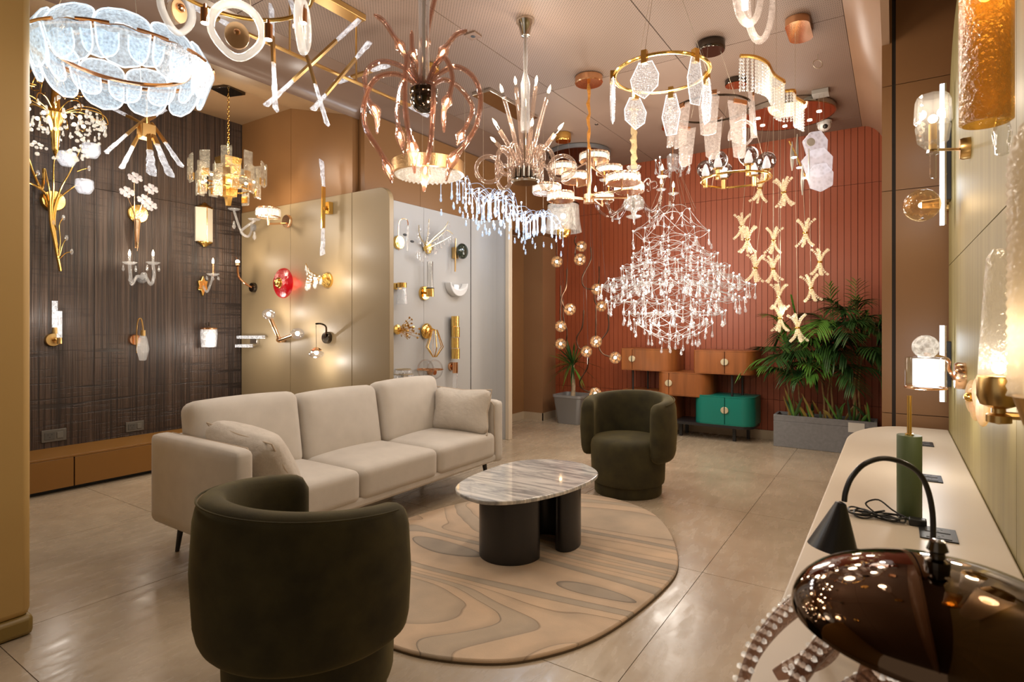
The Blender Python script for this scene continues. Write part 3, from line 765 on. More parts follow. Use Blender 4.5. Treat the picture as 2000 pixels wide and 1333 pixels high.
# ---- 3 crystal stick burst
t, o, L = hang('crystal_burst_pendant', 'small brass burst pendant with six tilted ice crystal sticks before the dark wall', 286, 258, 4.1)
dd = 4.1
MB().cbox((0,0,0), (.045,.045,.05)).rod((0,0,.03), (0,0,3.41-o.z), .008).build('hub', BRASS, t, 30, .004)
canopy(t, (0,0,3.41-o.z), .06, .02, BRASS)
for (xa, ya, xb, yb, da, db) in ((283,232,207,298,0,-.15),(279,248,238,328,0,-.05),(290,255,296,340,0,-.25),(285,230,332,342,.05,-.1),(297,240,352,322,.1,.1),(285,245,213,208,.1,.3),(280,240,320,214,0,.35)):
    a = L(xa, ya, dd+da); b = L(xb, yb, dd+db); m1 = a.lerp(b, .48)
    s = MB().bar(a, m1, .02, .034, .012, .02).build('arm', BRASS, t, 20)
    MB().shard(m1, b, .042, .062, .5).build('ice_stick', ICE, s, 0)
lamp(t, (0,-.05,-.18), 5, NEUT, .05)

# ---- 4 gold and clear plate chandelier in the alcove
R.seed(5)
t, o, L = hang('gold_plate_chandelier', 'gold chandelier ringed with clear rectangular glass plates hanging in the alcove', 446, 350, 5.17)
zt = 3.41-o.z
MB().cbox((0,0,zt-.012), (.10,.10,.012), Rz(.3)).build('canopy', GUN, t, 30, .003)
chain(t, (0,0,zt-.03), (0,0,.19), GOLD, .014)
MB().bar((0,0,.19), (0,0,-.16), .17, .10, .16, .10).build('core', HGOLD, t, 30)
MB().torus((0,0,.0), .21, .008, 36, 6).torus((0,0,-.09), .17, .008, 36, 6).build('ring', GOLD, t)
for k in range(22):
    a = 2*PI*k/22; rr = (.31, .25)[k % 2]; z = (.07, -.04)[k % 2]+R.uniform(-.03,.03); hh = R.uniform(.09,.14)
    m_ = T((rr*math.cos(a), rr*math.sin(a), z)) @ Rz(a+R.uniform(-.25,.25))
    b = MB().cbox((0,0,0), (.008,.045,hh), m_).build('glass_plate', glass('champagne_plate', (.94,.90,.82), 1.8, .03, .05, (1,.85,.55), bump=.5, bs=35, opac=.05, evar=.9), t, 0, .006, 1)
    MB().cbox((-.012,0,-hh*.6), (.006,.03,.03), m_).build('gold_clip', GOLD, b, 20)
for k in range(9):
    a = 2*PI*k/9+.2; inst('bulb', BALL, t, (.21*math.cos(a), .21*math.sin(a), -.06+.05*(k % 2)), (0,0,0), .012)
MB().bar((0,0,-.16), (0,0,-.24), .05, .03, .05, .03).build('finial', GOLD, t, 20)
lamp(t, (.0,-.02,-.30), 9, WARM, .06)
lamp(t, (.0,-.02,.30), 5, WARM, .06)

# ---- 5 gold tube ring with glass petals, close overhead
t, o, L = hang('petal_ring_chandelier', 'gold tube ring chandelier with rimmed glass petals and tiny spots at the picture top', 462, 8, 1.95)
dd = 1.95
cc = L(462, -35, dd); Rr = .245
MB().torus(cc, Rr, .0075, 60, 10).build('ring', GOLD, t)
PETAL = glass('frosted_rim_glass', (.85,.85,.85), 1.5, .15, .05, (1,.95,.9), bump=1.0, bs=70, opac=.3)
def petal(t, c, a, w_, h_, mat, rim, tilt=0.0, plate=True):
    """teardrop glass ring on a gold plate, facing outward along angle a"""
    m_ = T(c) @ Rz(a) @ Ry(tilt)
    pts = []
    for i in range(32):
        th = 2*PI*i/32; k = 1-.32*max(0, -math.sin(th))**1.5
        pts.append(m_ @ Vector((0, w_*math.cos(th)*k, h_*math.sin(th))))
    b = MB().tube(pts, rim, 8, True, flat=.8).build('glass_rim', PETAL, t, 60)
    MB().add([m_ @ Vector((0,0,0))]+[m_ @ Vector((.004, w_*.9*math.cos(2*PI*i/24)*(1-.32*max(0,-math.sin(2*PI*i/24))**1.5), h_*.9*math.sin(2*PI*i/24))) for i in range(24)], [(0,1+i,1+(i+1) % 24) for i in range(24)]).build('glass_face', CLEAR, b, 60)
    if plate:
        pl_ = [(w_*.48*math.cos(2*PI*i/20), h_*.5*math.sin(2*PI*i/20)-.01) for i in range(20)]
        MB().prism(pl_, -.004, .004, m_ @ Matrix(((0,0,1,-.012),(1,0,0,0),(0,1,0,0),(0,0,0,1)))).build('gold_plate', metal('satin_rose_gold', (.95,.68,.42), .42), b, 30)
        MB().sphere(m_ @ Vector((-.02,0,0)), .016, 12, 8).build('hub', COPPER, b)
nm = 6
for k, (px, py, da) in enumerate(((345,18,.12),(463,60,-.16),(592,52,.02),(560,-60,.18),(395,-70,.22))):
    c = L(px, py, dd+da); a = math.atan2(c.y-cc.y, c.x-cc.x)
    petal(t, c, a, .062 if k != 1 else .074, .084, PETAL, .0145)
for (px, py, da) in ((400,38,-.10),(524,70,-.14),(592,38,.0)):
    p = L(px, py, dd+da)
    b = MB().rod(p+Vector((0,0,.035)), p+Vector((0,0,-.012)), .013, None, 14).rod(p+Vector((0,0,.05)), p+Vector((0,0,.035)), .005).build('spot', COPPER, t)
    MB().lathe([(0,-.0135),(.011,-.0135),(.0115,-.012),(0,-.012)], 14, T(p)).build('spot_lens', LED, b)
wires(t, [(cc+Vector((Rr*math.cos(a), Rr*math.sin(a), 0)), cc+Vector((.05*math.cos(a), .05*math.sin(a), 3.34-o.z-cc.z))) for a in (.3,2.4,4.5)])
canopy(t, cc+Vector((0,0,3.34-o.z-cc.z)), .1, .03, GOLD)
lamp(t, cc+Vector((0,0,-.10)), 6, WARM, .08)

# ---- 6 brass beam with crossed crystal sticks
t, o, L = hang('crystal_stick_beam', 'long brass beam chandelier with crossed sticks tipped in ice crystal', 650, 140, 3.65)
bx = -2.95; zb = 2.89
W = lambda x, y, z: Vector((x, y, z))-o
MB().rod(W(bx, 1.78, zb), W(bx, 3.05, zb), .011, None, 10).build('beam', BRASS, t)
MB().cbox(W(bx, 2.30, 3.32), (.05, .32, .02)).build('canopy', BRASS, t, 30, .003)
for y in (2.08, 2.58): MB().rod(W(bx, y, zb), W(bx, y, 3.31), .006).build('stem', BRASS, t)
def cstick(xa, ya, da, xb, yb, db, g0=.36, g1=.64, w_=.05):
    a = L(xa, ya, da); b = L(xb, yb, db); p = a.lerp(b, g0); q = a.lerp(b, g1)
    s = MB().bar(p, q, .034, .034, .014).build('arm', BRASS, t, 20)
    MB().shard(p, a, .040, w_*1.15, .45).build('ice_end', ICE, s, 0); MB().shard(q, b, .040, w_*1.15, .45).build('ice_end', ICE, s, 0)
cstick(530, 15, 3.25, 538, 212, 3.25, .28, .55)
cstick(702, 38, 3.45, 520, 206, 3.35, .25, .72)
cstick(560, -25, 3.3, 638, 240, 3.3, .5, .72)
cstick(722, 82, 3.65, 612, 214, 3.6, .25, .78, .06)
cstick(755, 128, 3.8, 660, 160, 4.0, .3, .7)
cstick(365, 8, 2.85, 476, 62, 3.05, .30, .55)
a = W(bx, 3.05, zb); b = W(bx, 3.28, zb-.01)
s = MB().bar(a-Vector((0,.16,0)), a+Vector((0,.02,0)), .02, .045, .014, .02).build('arm', BRASS, t, 20); MB().shard(a+Vector((0,.02,0)), b, .045, .055, .45).build('ice_end', ICE, s, 0)
for y in (2.0, 2.6): lamp(t, W(bx+.05, y, zb-.2), 5, NEUT, .06)

# ---- 7 rose glass octopus chandelier
t, o, L = hang('octopus_chandelier', 'smoky rose glass chandelier with long drooping tentacle arms and dark mirror ball', 828, 190, 3.0)
Z6 = lambda x, y, dd=0.0: L(690+x/3.333, y/3.333, 3.0+dd)
MB().sphere((0,0,-.01), .072, 28, 16).lathe([(0,.05),(.055,.05),(.074,.035),(.074,.015),(.06,.0)], 28).build('mirror_ball', GUN, t)
MB().rod((0,0,.04), (0,0,CEILZ-o.z), .010, None, 10).build('stem', NICKEL, t)
MB().lathe([(.03,.10),(.026,.3),(.03,.5),(.028,.7),(.03,CEILZ-o.z-.05)], 14).build('sleeve', glass('organza_sleeve', (.88,.88,.90), 1.4, .4, opac=.14), t, 60)
canopy(t, (0,0,CEILZ-o.z), .08, .05, NICKEL)
arms = [([(420,540),(330,440),(180,400),(80,480),(95,640),(150,740),(155,872)], .06, .80),
 ([(400,540),(280,482),(150,510),(75,660),(80,830),(180,1000),(232,1110),(250,1195)], -.14, .84),
 ([(420,540),(380,400),(350,370),(335,600),(350,800),(388,980),(400,1130)], -.27, .83),
 ([(440,540),(380,470),(310,560),(285,720),(300,860),(330,1010)], .24, .84),
 ([(480,540),(520,560),(515,760),(500,950),(468,1110),(460,1250)], -.24, .82),
 ([(490,540),(540,420),(600,380),(645,500),(625,620),(590,720),(590,862)], -.08, .74),
 ([(500,545),(560,480),(670,435),(780,500),(828,640),(800,820),(720,950),(640,1050),(605,1180)], .0, .86),
 ([(520,550),(600,520),(700,580),(775,700),(740,810),(700,885),(675,945)], .24, .84),
 ([(430,545),(370,430),(310,310),(255,220),(200,140),(135,95)], -.05, .42),
 ([(455,545),(460,380),(475,250),(500,120),(545,-60)], .05, .45),
 ([(480,545),(530,430),(580,345),(640,260),(680,220),(742,198)], -.02, .42),
 ([(440,545),(420,420),(385,330),(380,200)], .16, .6)]
for (pp, off, bt) in arms:
    n_ = len(pp); pts = [Z6(x, y, off*min(1, 1.5*i/(n_-1))) for i, (x, y) in enumerate(pp)]
    c = crom(pts, 7); k = len(c)
    rr = [.0135+.017*math.exp(-((i/(k-1)-bt)/.055)**2)-.008*max(0, (i/(k-1)-.9)/.1) for i in range(k)]
    ar = MB().tube(c, rr, 9).build('tentacle', SMOKE, t, 25)
    MB().tube(c, [q*.45 for q in rr], 6).build('inner_tube', SMOKE, ar, 60)
    i = int(bt*(k-1)); tg = (c[min(i+1,k-1)]-c[i-1]).normalized()
    inst('bulb', BALL, ar, c[i], zto(tg), (.008,.008,.02))
for (x, y, e) in ((160,740,.05),(590,710,-.08),(390,980,-.25),(460,1150,-.2),(700,900,.2)): lamp(t, Z6(x, y, e)+Vector((.03,-.03,-.03)), 2.2, WARM, .02)

# ---- 8 gold crystal drum on wires
t, o, L = hang('crystal_drum_pendant', 'round gold sided pendant drum with a base of packed crystal beads', 836, 332, 4.55, 'pendant lamp')
MB().lathe([(.265,-.045),(.285,-.04),(.285,.055),(.27,.06),(0,.06)], 44).build('drum', metal('crinkled_gold', (.80,.52,.26), .3, 1.0, 90), t, 40)
DISC = glass('lit_bead_bed', (.6,.6,.6), 1.6, .1, .16, (1,.76,.52), bump=1.0, bs=110, opac=.15, vor=True, evar=.9)
MB().lathe([(0,-.06),(.2,-.058),(.262,-.045),(.265,-.03),(0,-.03)], 44).build('bead_bed', DISC, t)
bm_ = MB().sphere((0,0,0), .011, 6, 4).mesh('bead', DISC, 0)
for rr, nn in ((.10,16),(.17,26),(.24,38)):
    for i in range(nn): inst('bead', bm_, t, (rr*math.cos(2*PI*i/nn), rr*math.sin(2*PI*i/nn), -.062+.012*(rr/.25)**3))
wires(t, [((.06*s_, 0, .06), (.06*s_, 0, CEILZ-o.z)) for s_ in (-1, 1)])
canopy(t, (0,0,CEILZ-o.z), .09, .04, GOLD)
lamp(t, (0,0,-.22), 4.5, WARM, .10)

# ---- 9 smoked glass chandelier with curled arms and candle bulbs
t, o, L = hang('curled_arm_chandelier', 'smoked glass candle chandelier with looping curled arms and nickel base', 1026, 345, 3.85)
CURL = glass('pale_smoked_glass', (.92,.86,.82), 1.75, .03, .01, (1,.8,.6), bump=.2, bs=30, opac=.09, ocol=(.72,.50,.38))
MB().lathe([(0,-.045),(.085,-.045),(.095,-.035),(.095,-.028),(.07,-.02),(.068,.045),(.05,.05),(0,.05)], 28).build('base', NICKEL, t, 30)
for i in range(16):
    a = 2*PI*i/16; MB().rod((.085*math.cos(a), .085*math.sin(a), -.02), (.085*math.cos(a), .085*math.sin(a), .05), .012, None, 8).build('base_rod', NICKEL, t)
zt = CEILZ-o.z
MB().rod((0,0,.05), (0,0,zt-.08), .008).build('stem', NICKEL, t)
MB().lathe([(.03,.30),(.033,.36),(.028,.5),(.032,.62),(.012,.7),(.016,.8),(.010,zt-.11)], 14).build('sleeve', MATS['organza_sleeve'], t, 60)
MB().lathe([(0,0),(.062,0),(.062,-.02),(.045,-.045),(.03,-.11),(.018,-.115),(0,-.115)], 24, T((0,0,zt))).build('canopy', NICKEL, t)
def candle(px, py, da, r0=.03):
    b = L(px, py, 3.85+da); a = Vector((b.x*.22, b.y*.22, .04)); m1 = a.lerp(b, .55)+Vector((-b.x, -b.y, 0))*.06
    c = crom([a, m1, b], 6)
    ar = MB().tube(c, [.013+.002*i/12 for i in range(len(c))], 10).build('candle_arm', CURL, t, 60)
    MB().tube([c[-1], c[-1]+(c[-1]-c[-2]).normalized()*.04], .008, 8).build('candle', CLEAR, ar)
    inst('flame_bulb', FLAME, ar, c[-1]+(c[-1]-c[-2]).normalized()*.035, zto(c[-1]-c[-2]), 1.25)
for q in ((984,190,-.05),(1008,172,.1),(1046,170,.12),(1068,192,-.06),(976,255,-.12),(1084,262,-.12),(1037,255,-.25),(970,280,.2),(1075,275,.2)): candle(*q)
for k, a in enumerate((.35, 1.5, 2.75, 3.75, 4.7, 5.6)):
    h = Vector((math.cos(a), math.sin(a), 0)); pts = [h*.05+Vector((0,0,.02)), h*.075+Vector((0,0,.13)), h*.13+Vector((0,0,.19)), h*.185+Vector((0,0,.13)), h*.19+Vector((0,0,.0))]
    cx = .245
    for i in range(17):
        th = PI+2*PI*i/16+.25; pts.append(h*(cx+.085*math.cos(th))+Vector((0,0,.045+.085*math.sin(th)*(1 if k % 2 else .95)))+Vector((-h.y,h.x,0))*.02*i/16)
    MB().tube(crom(pts, 3), .0145, 9).build('curled_arm', CURL, t, 60)
for (px, py, e) in ((1000,165,-.1),(1060,165,.1),(985,255,-.1),(1080,265,-.1)): lamp(t, L(px, py, 3.85+e)+Vector((0,0,.05)), 2.5, WARM, .02)

# ---- 10 cool white firefly wave
R.seed(8)
BLUEC = glass('cool_lit_crystal', (.82,.86,.95), 1.9, .03, .28, (.52,.76,1.0), bump=.3, bs=50, opac=.06)
BSTEM = glass('lit_wire', (.8,.85,.95), 1.6, .1, .26, (.50,.75,1.0), opac=.12)
t = thing('firefly_wave_chandelier', 'wave of cool white light points over clear crystal drops before the niche', 'chandelier', (-3.0, 4.42, 2.35)); o = Vector((-3.0, 4.42, 2.35))
NODEB = MB().lathe([(0,.012),(.009,.010),(.006,-.004),(.003,-.02),(.003,-.10),(.008,-.11),(.004,-.12)], 8).mesh('light_stem', BSTEM)
NLED = MB().sphere((0,0,.008), .0085, 8, 6).mesh('led', LEDC)
DROPB = MB().gem((0,0,-.11), .012, .06, 6).mesh('crystal_drop', BLUEC, 0)
ns = []
for i in range(13):
    for j in range(6):
        y = -.70+1.42*i/12+.03*(j % 2); x = -.20+.08*j+.02*math.sin(i*2+j)
        z = .15-.14*(i/12)+.055*math.sin(i*1.05+j*.8)-.014*j
        ns.append((i, j, Vector((x, y, z))))
for (i, j, p) in ns:
    s = inst('light_stem', NODEB, t, p); inst('led', NLED, s, (0,0,0)); inst('crystal_drop', DROPB, s, (0,0,0))
    if R.random() < .55: inst('crystal_drop', DROPB, t, p+Vector((R.uniform(-.04,.04), R.uniform(-.05,.05), -.07-R.random()*.08)))
d_ = {(i, j): p for i, j, p in ns}
for (i, j), p in d_.items():
    for q in ((i+1, j), (i, j+1), (i+1, j+1)):
        if q in d_ and R.random() < .62:
            b = d_[q]; m_ = p.lerp(b, .5)+Vector((0,0,.05)); MB().tube(crom([p, m_, b], 4), .0016, 4).build('arched_wire', BSTEM, t)
wires(t, [((x, y, .1), (x, y, CEILZ-o.z)) for x, y in ((-.1,-.5),(.1,-.5),(-.1,.5),(.1,.5))])
MB().cbox((0,0,CEILZ-o.z-.015), (.1,.4,.015)).build('canopy', NICKEL, t, 30, .004)
for y in (-.45, .1, .55): lamp(t, (.02, y, -.02), 5, COOL, .10)
# ---- 11 many-drum crystal chandelier
R.seed(14)
t, o, L = hang('drum_cluster_chandelier', 'gold armed cluster of nine round crystal drum lights on a copper canopy', 1150, 385, 4.74)
zt = CEILZ-o.z
canopy(t, (0,0,zt), .115, .06, COPPER)
MB().tube([(.006*math.sin(i*1.7), .006*math.cos(i*2.3), .36+(zt-.42)*i/14) for i in range(15)], [.013+.004*math.sin(i*2.1) for i in range(15)], 8).build('ruched_sleeve', pm('amber_ruched_cloth', (.62,.26,.04), .7, bump=.9, bs=45, bd=.02, sheen=.3, sheencol=(1,.6,.2)), t)
MB().rod((0,0,-.03), (0,0,.40), .018, None, 14).lathe([(0,-.05),(.045,-.05),(.045,.02),(0,.02)], 20).build('hub', ROSE, t)
MB().rod((0,0,.10), (0,0,.34), .023, None, 12).build('glass_column', CLEAR, t)
DRUMG = glass('lit_drum_crystal', (.85,.83,.80), 1.9, .03, .20, (1,.88,.70), bump=.5, bs=60, opac=.06, evar=.8)
PRISM = MB().lathe([(0,.034),(.008,.034),(.010,.01),(.010,-.026),(.004,-.034),(0,-.034)], 5).mesh('prism_crystal', DRUMG, 0)
DTOP = glow('drum_light_top', (1,.86,.66), .65)
for (px, py, dd, w_) in ((1161,308,4.95,58),(1100,328,5.25,52),(1126,348,4.85,58),(1190,333,5.2,50),(1217,350,4.45,66),(1229,368,4.75,56),(1068,370,4.75,55),(1095,385,4.6,51),(1177,387,5.2,42)):
    c = L(px, py, dd); r_ = w_*dd/F/2
    dr = MB().lathe([(r_*.90,.036),(r_,.036),(r_,.028),(r_*.90,.028)], 26, T(c)).lathe([(r_*.93,-.036),(r_*.99,-.036),(r_*.99,-.028),(r_*.93,-.028)], 26, T(c)).lathe([(0,-.033),(r_*.93,-.033),(r_*.93,-.029),(0,-.029)], 26, T(c)).build('drum', ROSE, t, 30)
    MB().lathe([(0,.022),(r_*.86,.022),(r_*.86,-.02),(0,-.02)], 24, T(c)).build('diffuser', DTOP, dr, 30)
    for i in range(22):
        a = 2*PI*i/22; inst('prism_crystal', PRISM, dr, c+Vector((r_*.95*math.cos(a), r_*.95*math.sin(a), 0)), (0,0,a), (1,1,1))
    h = Vector((c.x, c.y, 0)); zh = max(-.02, min(.30, c.z-.08))
    MB().tube([(0,0,zh), (c.x*.96, c.y*.96, zh), (c.x*.96, c.y*.96, c.z-.03)], .008, 8).build('arm', ROSE, t)
lamp(t, (0,0,.16), 6, WARM, .10); lamp(t, (0.0,0,-.22), 9, WARM, .10)

# ---- 12 crumpled glass shade with gold bowl
t, o, L = hang('crumpled_glass_pendant', 'crumpled clear glass pendant shade over a gold bowl by the terracotta wall', 1100, 428, 6.15, 'pendant lamp')
CRUMP = glass('crumpled_glass', (.86,.84,.80), 1.6, .12, .07, (1,.88,.72), bump=1.0, bs=26, opac=.14, evar=.8)
MB().lathe([(.165,.15),(.17,.10),(.175,0),(.19,-.10),(.20,-.14),(.185,-.14),(.165,0),(.155,.15)], 30).build('shade', CRUMP, t, 60)
MB().sphere((0,0,-.13), .085, 20, 12).build('gold_bowl', GOLD, t)
MB().torus((0,0,.155), .165, .008, 30, 6).build('rim', GUN, t)
inst('bulb', BALL, t, (0,0,.03), (0,0,0), .03)
wires(t, [((x, 0, .15), (x*.3, 0, CEILZ-o.z)) for x in (-.15, .15)])
canopy(t, (0,0,CEILZ-o.z), .085, .09, GOLD)
lamp(t, (0,-.02,.34), 2, WARM, .03)

# ---- 13 crystal candle chandelier with cloth sleeve
t, o, L = hang('candle_chandelier', 'clear glass candle chandelier with curved arms under a cream ruched sleeve', 1238, 392, 5.42)
zt = CEILZ-o.z
MB().tube([(.005*math.sin(i*2.2), .005*math.cos(i*1.9), .30+(zt-.33)*i/16) for i in range(17)], [.028+.006*math.sin(i*2.6) for i in range(17)], 10).build('ruched_sleeve', pm('cream_ruched_cloth', (.72,.55,.30), .8, bump=.8, bs=40, bd=.02), t)
canopy(t, (0,0,zt), .08, .05, GOLD)
MB().lathe([(0,.33),(.07,.32),(.05,.29),(.02,.27),(.03,.2),(.045,.15),(.02,.08),(.085,.02),(.10,-.02),(.085,-.08),(.03,-.10),(.02,-.13),(.075,-.15),(.05,-.165),(.008,-.17),(.006,-.21),(0,-.21)], 22).build('glass_stem', glass('frosted_stem', (.85,.83,.8), 1.6, .1, .12, (1,.92,.8), opac=.14), t, 40)
for k in range(8):
    a = 2*PI*k/8+.35; h = Vector((math.cos(a), math.sin(a), 0)); top = .03+(.10 if k % 2 else 0)
    c = crom([h*.06+Vector((0,0,.02)), h*.14+Vector((0,0,-.09)), h*.24+Vector((0,0,-.14)), h*.34+Vector((0,0,-.06)), h*.36+Vector((0,0,top))], 6)
    ar = MB().tube(c, .012, 9).build('arm', CLEAR, t, 60)
    e = c[-1]; MB().lathe([(.005,0),(.035,.008),(.05,.02),(.046,.022),(.03,.012),(0,.012)], 14, T(e)).build('drip_pan', CRYS, ar, 40)
    MB().rod(e, e+Vector((0,0,.075)), .008, None, 8).build('candle', GOLD, ar)
    inst('flame_bulb', FLAME, ar, e+Vector((0,0,.073)), (0,0,0), 1.35)
    c = crom([h*.05+Vector((0,0,.05)), h*.12+Vector((0,0,.14)), h*.19+Vector((0,0,.17)), h*.215+Vector((0,0,.125)), h*.18+Vector((0,0,.11)), h*.17+Vector((0,0,.135))], 6)
    MB().tube(c, .006, 7).build('scroll', CLEAR, t, 60)
    for q in (.33, .20): inst('crystal_drop', DROP, t, h*q+Vector((0,0,-.14 if q < .3 else -.02)), (0,0,a), 1.3)
lamp(t, (.30,-.25,.26), 3, WARM, .05); lamp(t, (-.30,-.2,.26), 2.5, WARM, .05)

# ---- 14 great firefly chandelier
R.seed(77)
t, o, L = hang('firefly_chandelier', 'huge diamond shaped wire chandelier of tiny lights and clear crystal drops before the terracotta wall', 1314, 560, 5.9)
FCR = glass('sparkling_crystal', (.90,.88,.86), 1.9, .03, .12, (1,.93,.86), bump=.35, bs=60, opac=.06)
FWIRE = glass('glowing_steel', (.5,.5,.5), 2.6, .15, .05, (1,.93,.88), opac=.4, ocol=(.8,.76,.72))  # faint emission in the wire stands in for light caught from the LEDs
FSTEM = MB().lathe([(0,.010),(.008,.008),(.005,-.006),(.0025,-.02),(.0025,-.075),(.007,-.085),(.003,-.092)], 7).mesh('light_stem', FWIRE)
FLED = MB().sphere((0,0,.008), .0075, 7, 5).mesh('led', LED)
FDROP = MB().gem((0,0,-.08), .016, .062, 6).mesh('crystal_drop', FCR, 0)
zt = CEILZ-o.z; kk = 5.9/F
tiers = [(32,410,5),(74,455,9),(44,470,6),(62,486,9),(84,502,12),(60,512,9),(104,522,15),(80,535,11),(127,543,18),(145,562,22),(100,556,14),(55,550,9),(127,586,18),(80,588,12),(98,610,15),(50,612,8),(74,630,12),(48,648,8),(20,660,4)]
prev = None
for ti, (hw, py, nn) in enumerate(tiers):
    rr = hw*kk; z = (560-py)*kk; ring = []; fr_ = MB()
    for i in range(nn):
        a = 2*PI*i/nn+ti*.7; q = Vector((rr*math.cos(a)*R.uniform(.93,1.05), rr*math.sin(a)*.92*R.uniform(.93,1.05), z+R.uniform(-.03,.03))); ring.append(q)
        s = inst('light_stem', FSTEM, t, q, (R.uniform(-.12,.12), R.uniform(-.12,.12), 0)); inst('led', FLED, s); inst('crystal_drop', FDROP, s, (0,0,0), (0,0,a))
        if R.random() < .35: inst('crystal_drop', FDROP, t, q+Vector((R.uniform(-.04,.04), R.uniform(-.04,.04), R.uniform(-.06,.06))))
    for i in range(nn):
        a = ring[i]; b = ring[(i+1) % nn]; fr_.tube(crom([a, a.lerp(b,.5)+Vector((0,0,-.035 if py > 540 else .03)), b], 4), .0022, 4)
        if prev:
            for b in sorted(prev, key=lambda v: (v-a).length)[:2]: fr_.tube(crom([a, a.lerp(b,.5)*.99+Vector((0,0,-.01)), b], 4), .0019, 4)
    fr_.build('wire_tier', FWIRE, t); prev = ring
# small crown near the ceiling that carries it
cz = (560-322)*kk
MB().lathe([(.0,.09),(.05,.10),(.06,.08),(.055,-.02),(.035,-.06),(0,-.06)], 14, T((0,0,cz))).build('crown_cup', CRYS, t, 0)
for k in range(9):
    a = 2*PI*k/9; h = Vector((math.cos(a), math.sin(a), 0)); Zv = lambda z: Vector((0,0,cz+z))
    ar = MB().tube(crom([h*.03+Zv(-.03), h*.09+Zv(-.07), h*.14+Zv(-.02), h*.17+Zv(.05), h*.165+Zv(-.05), h*.14+Zv(-.10)], 5), .003, 5).build('crown_arm', FWIRE, t)
    s = inst('light_stem', FSTEM, t, h*.17+Zv(.05)); inst('led', FLED, s); inst('crystal_drop', FDROP, s)
    MB().rod(h*.06+Zv(-.05), Vector((44*kk*math.cos(a), 44*kk*math.sin(a)*.92, (560-412)*kk)), .0012, None, 4).build('suspension_wire', WIRE, t)
MB().rod((0,0,cz), (0,0,zt), .006).build('stem', COPPER, t); canopy(t, (0,0,zt), .11, .035, COPPER)
lamp(t, (0,0,.0), 13, NEUT, .25); lamp(t, (0,-.3,-.35), 7, NEUT, .15); lamp(t, (0,0,.62), 5, NEUT, .1)

# ---- 15 gold ring with hexagonal crystals
t, o, L = hang('hexagon_crystal_ring', 'gold ring chandelier with hanging hexagonal bubble crystal plates', 1291, 145, 3.3)
MB().torus((0,0,0), .265, .009, 64, 8, flat=1.4).build('ring', GOLD, t)
HEXC = glass('lit_seeded_crystal', (.82,.82,.84), 1.8, .03, .11, (1,.94,.88), bump=1.0, bs=95, opac=.02, vor=True, evar=1.0)
HEXE = glow('crystal_edge_light', (1,.95,.88), .9)
outl = {'hex': [(-.045,.10),(.035,.105),(.085,.02),(.07,-.05),(.0,-.10),(-.08,-.045),(-.085,.02)], 'long': [(-.03,.12),(.03,.12),(.06,.0),(.035,-.14),(-.03,-.14),(-.06,-.02)], 'thin': [(-.03,.12),(.03,.12),(.055,0),(0,-.15),(-.05,-.02)]}
for (px, py, kind) in ((1254,103,'hex'),(1362,103,'long'),(1190,148,'thin'),(1391,150,'long'),(1228,190,'hex'),(1319,193,'long')):
    d_ = F*(o.z-CH)/(HOR-py); c = P(px, py, d_)-o; a = math.atan2(c.y, c.x); c = Vector((.275*math.cos(a), .275*math.sin(a), 0))
    m_ = T(c+Vector((0,0,-.135))) @ Rz(a-PI/2) @ Rx(PI/2)
    pl_ = MB().cbox((c.x, c.y, -.01), (.015,.015,.035), T(c) @ Rz(a) @ T(-c)).build('clamp', GOLD, t, 20)
    MB().prism([(x*.9, y*.95) for x, y in outl[kind]], -.012, .012, m_).build('crystal_plate', HEXC, pl_, 0, .006, 1)
    ol = [m_ @ Vector((x*.915, y*.965, 0)) for x, y in outl[kind]]
    MB().tube(ol, .0028, 4, True).build('lit_edge', HEXE, pl_)
wires(t, [((.26*math.cos(a), .26*math.sin(a), 0), (.06*math.cos(a), .06*math.sin(a), CEILZ-o.z)) for a in (.5,2.6,4.7)])
canopy(t, (0,0,CEILZ-o.z), .1, .03, GOLD)
lamp(t, (0,0,-.12), 7, NEUT, .12)

# ---- 16 frosted shield petals on a dark ring
t, o, L = hang('frosted_shield_chandelier', 'ring of pink white frosted glass shields with copper clips under a black canopy', 1388, 214, 4.16)
FROST = glass('lit_frosted_glass', (.85,.80,.78), 1.45, .2, .10, (1,.78,.62), bump=.9, bs=60, opac=.10, ocol=(.92,.86,.82), evar=.6)
MB().torus((0,0,0), .27, .008, 56, 6).build('ring', GUN, t)
for k in range(8):
    a = 2*PI*k/8+.2; zo = (.02, -.06, -.02, -.08)[k % 4]; wv = (.085,.08,.072,.08)[k % 4]
    def fn(u, v, a=a, zo=zo, wv=wv):
        h = Vector((math.cos(a), math.sin(a), 0)); s_ = Vector((-h.y, h.x, 0)); ww = wv*(1-.30*v)
        return h*(.285-.03*u*u+.02*v)+s_*u*ww+Vector((0,0,zo+.03-.27*v+.012*u*u*(1-v)-.02*(1-u*u)*v)), h
    b = patch(fn, 8, 8, .012).build('glass_shield', FROST, t, 60)
    MB().cbox((.285*math.cos(a), .285*math.sin(a), zo+.035), (.006,.055,.014), T((.285*math.cos(a), .285*math.sin(a), 0)) @ Rz(a) @ T((-.285*math.cos(a), -.285*math.sin(a), 0))).build('clip', COPPER, b, 20)
# one looped strap beside the shields
MB().torus(L(1448,262,4.0), .085, .012, 30, 8, nrm=(.2,1,.0), flat=.5, a0=-.3, a1=PI*1.4).build('glass_loop', FROST, t, 60)
wires(t, [((.2*math.cos(a), .2*math.sin(a), 0), (.05*math.cos(a), .05*math.sin(a), CEILZ-o.z)) for a in (.5,2.6,4.7)])
canopy(t, (0,0,CEILZ-o.z), .10, .07, GUN)
lamp(t, (0,0,-.30), 5.5, WARM, .10)

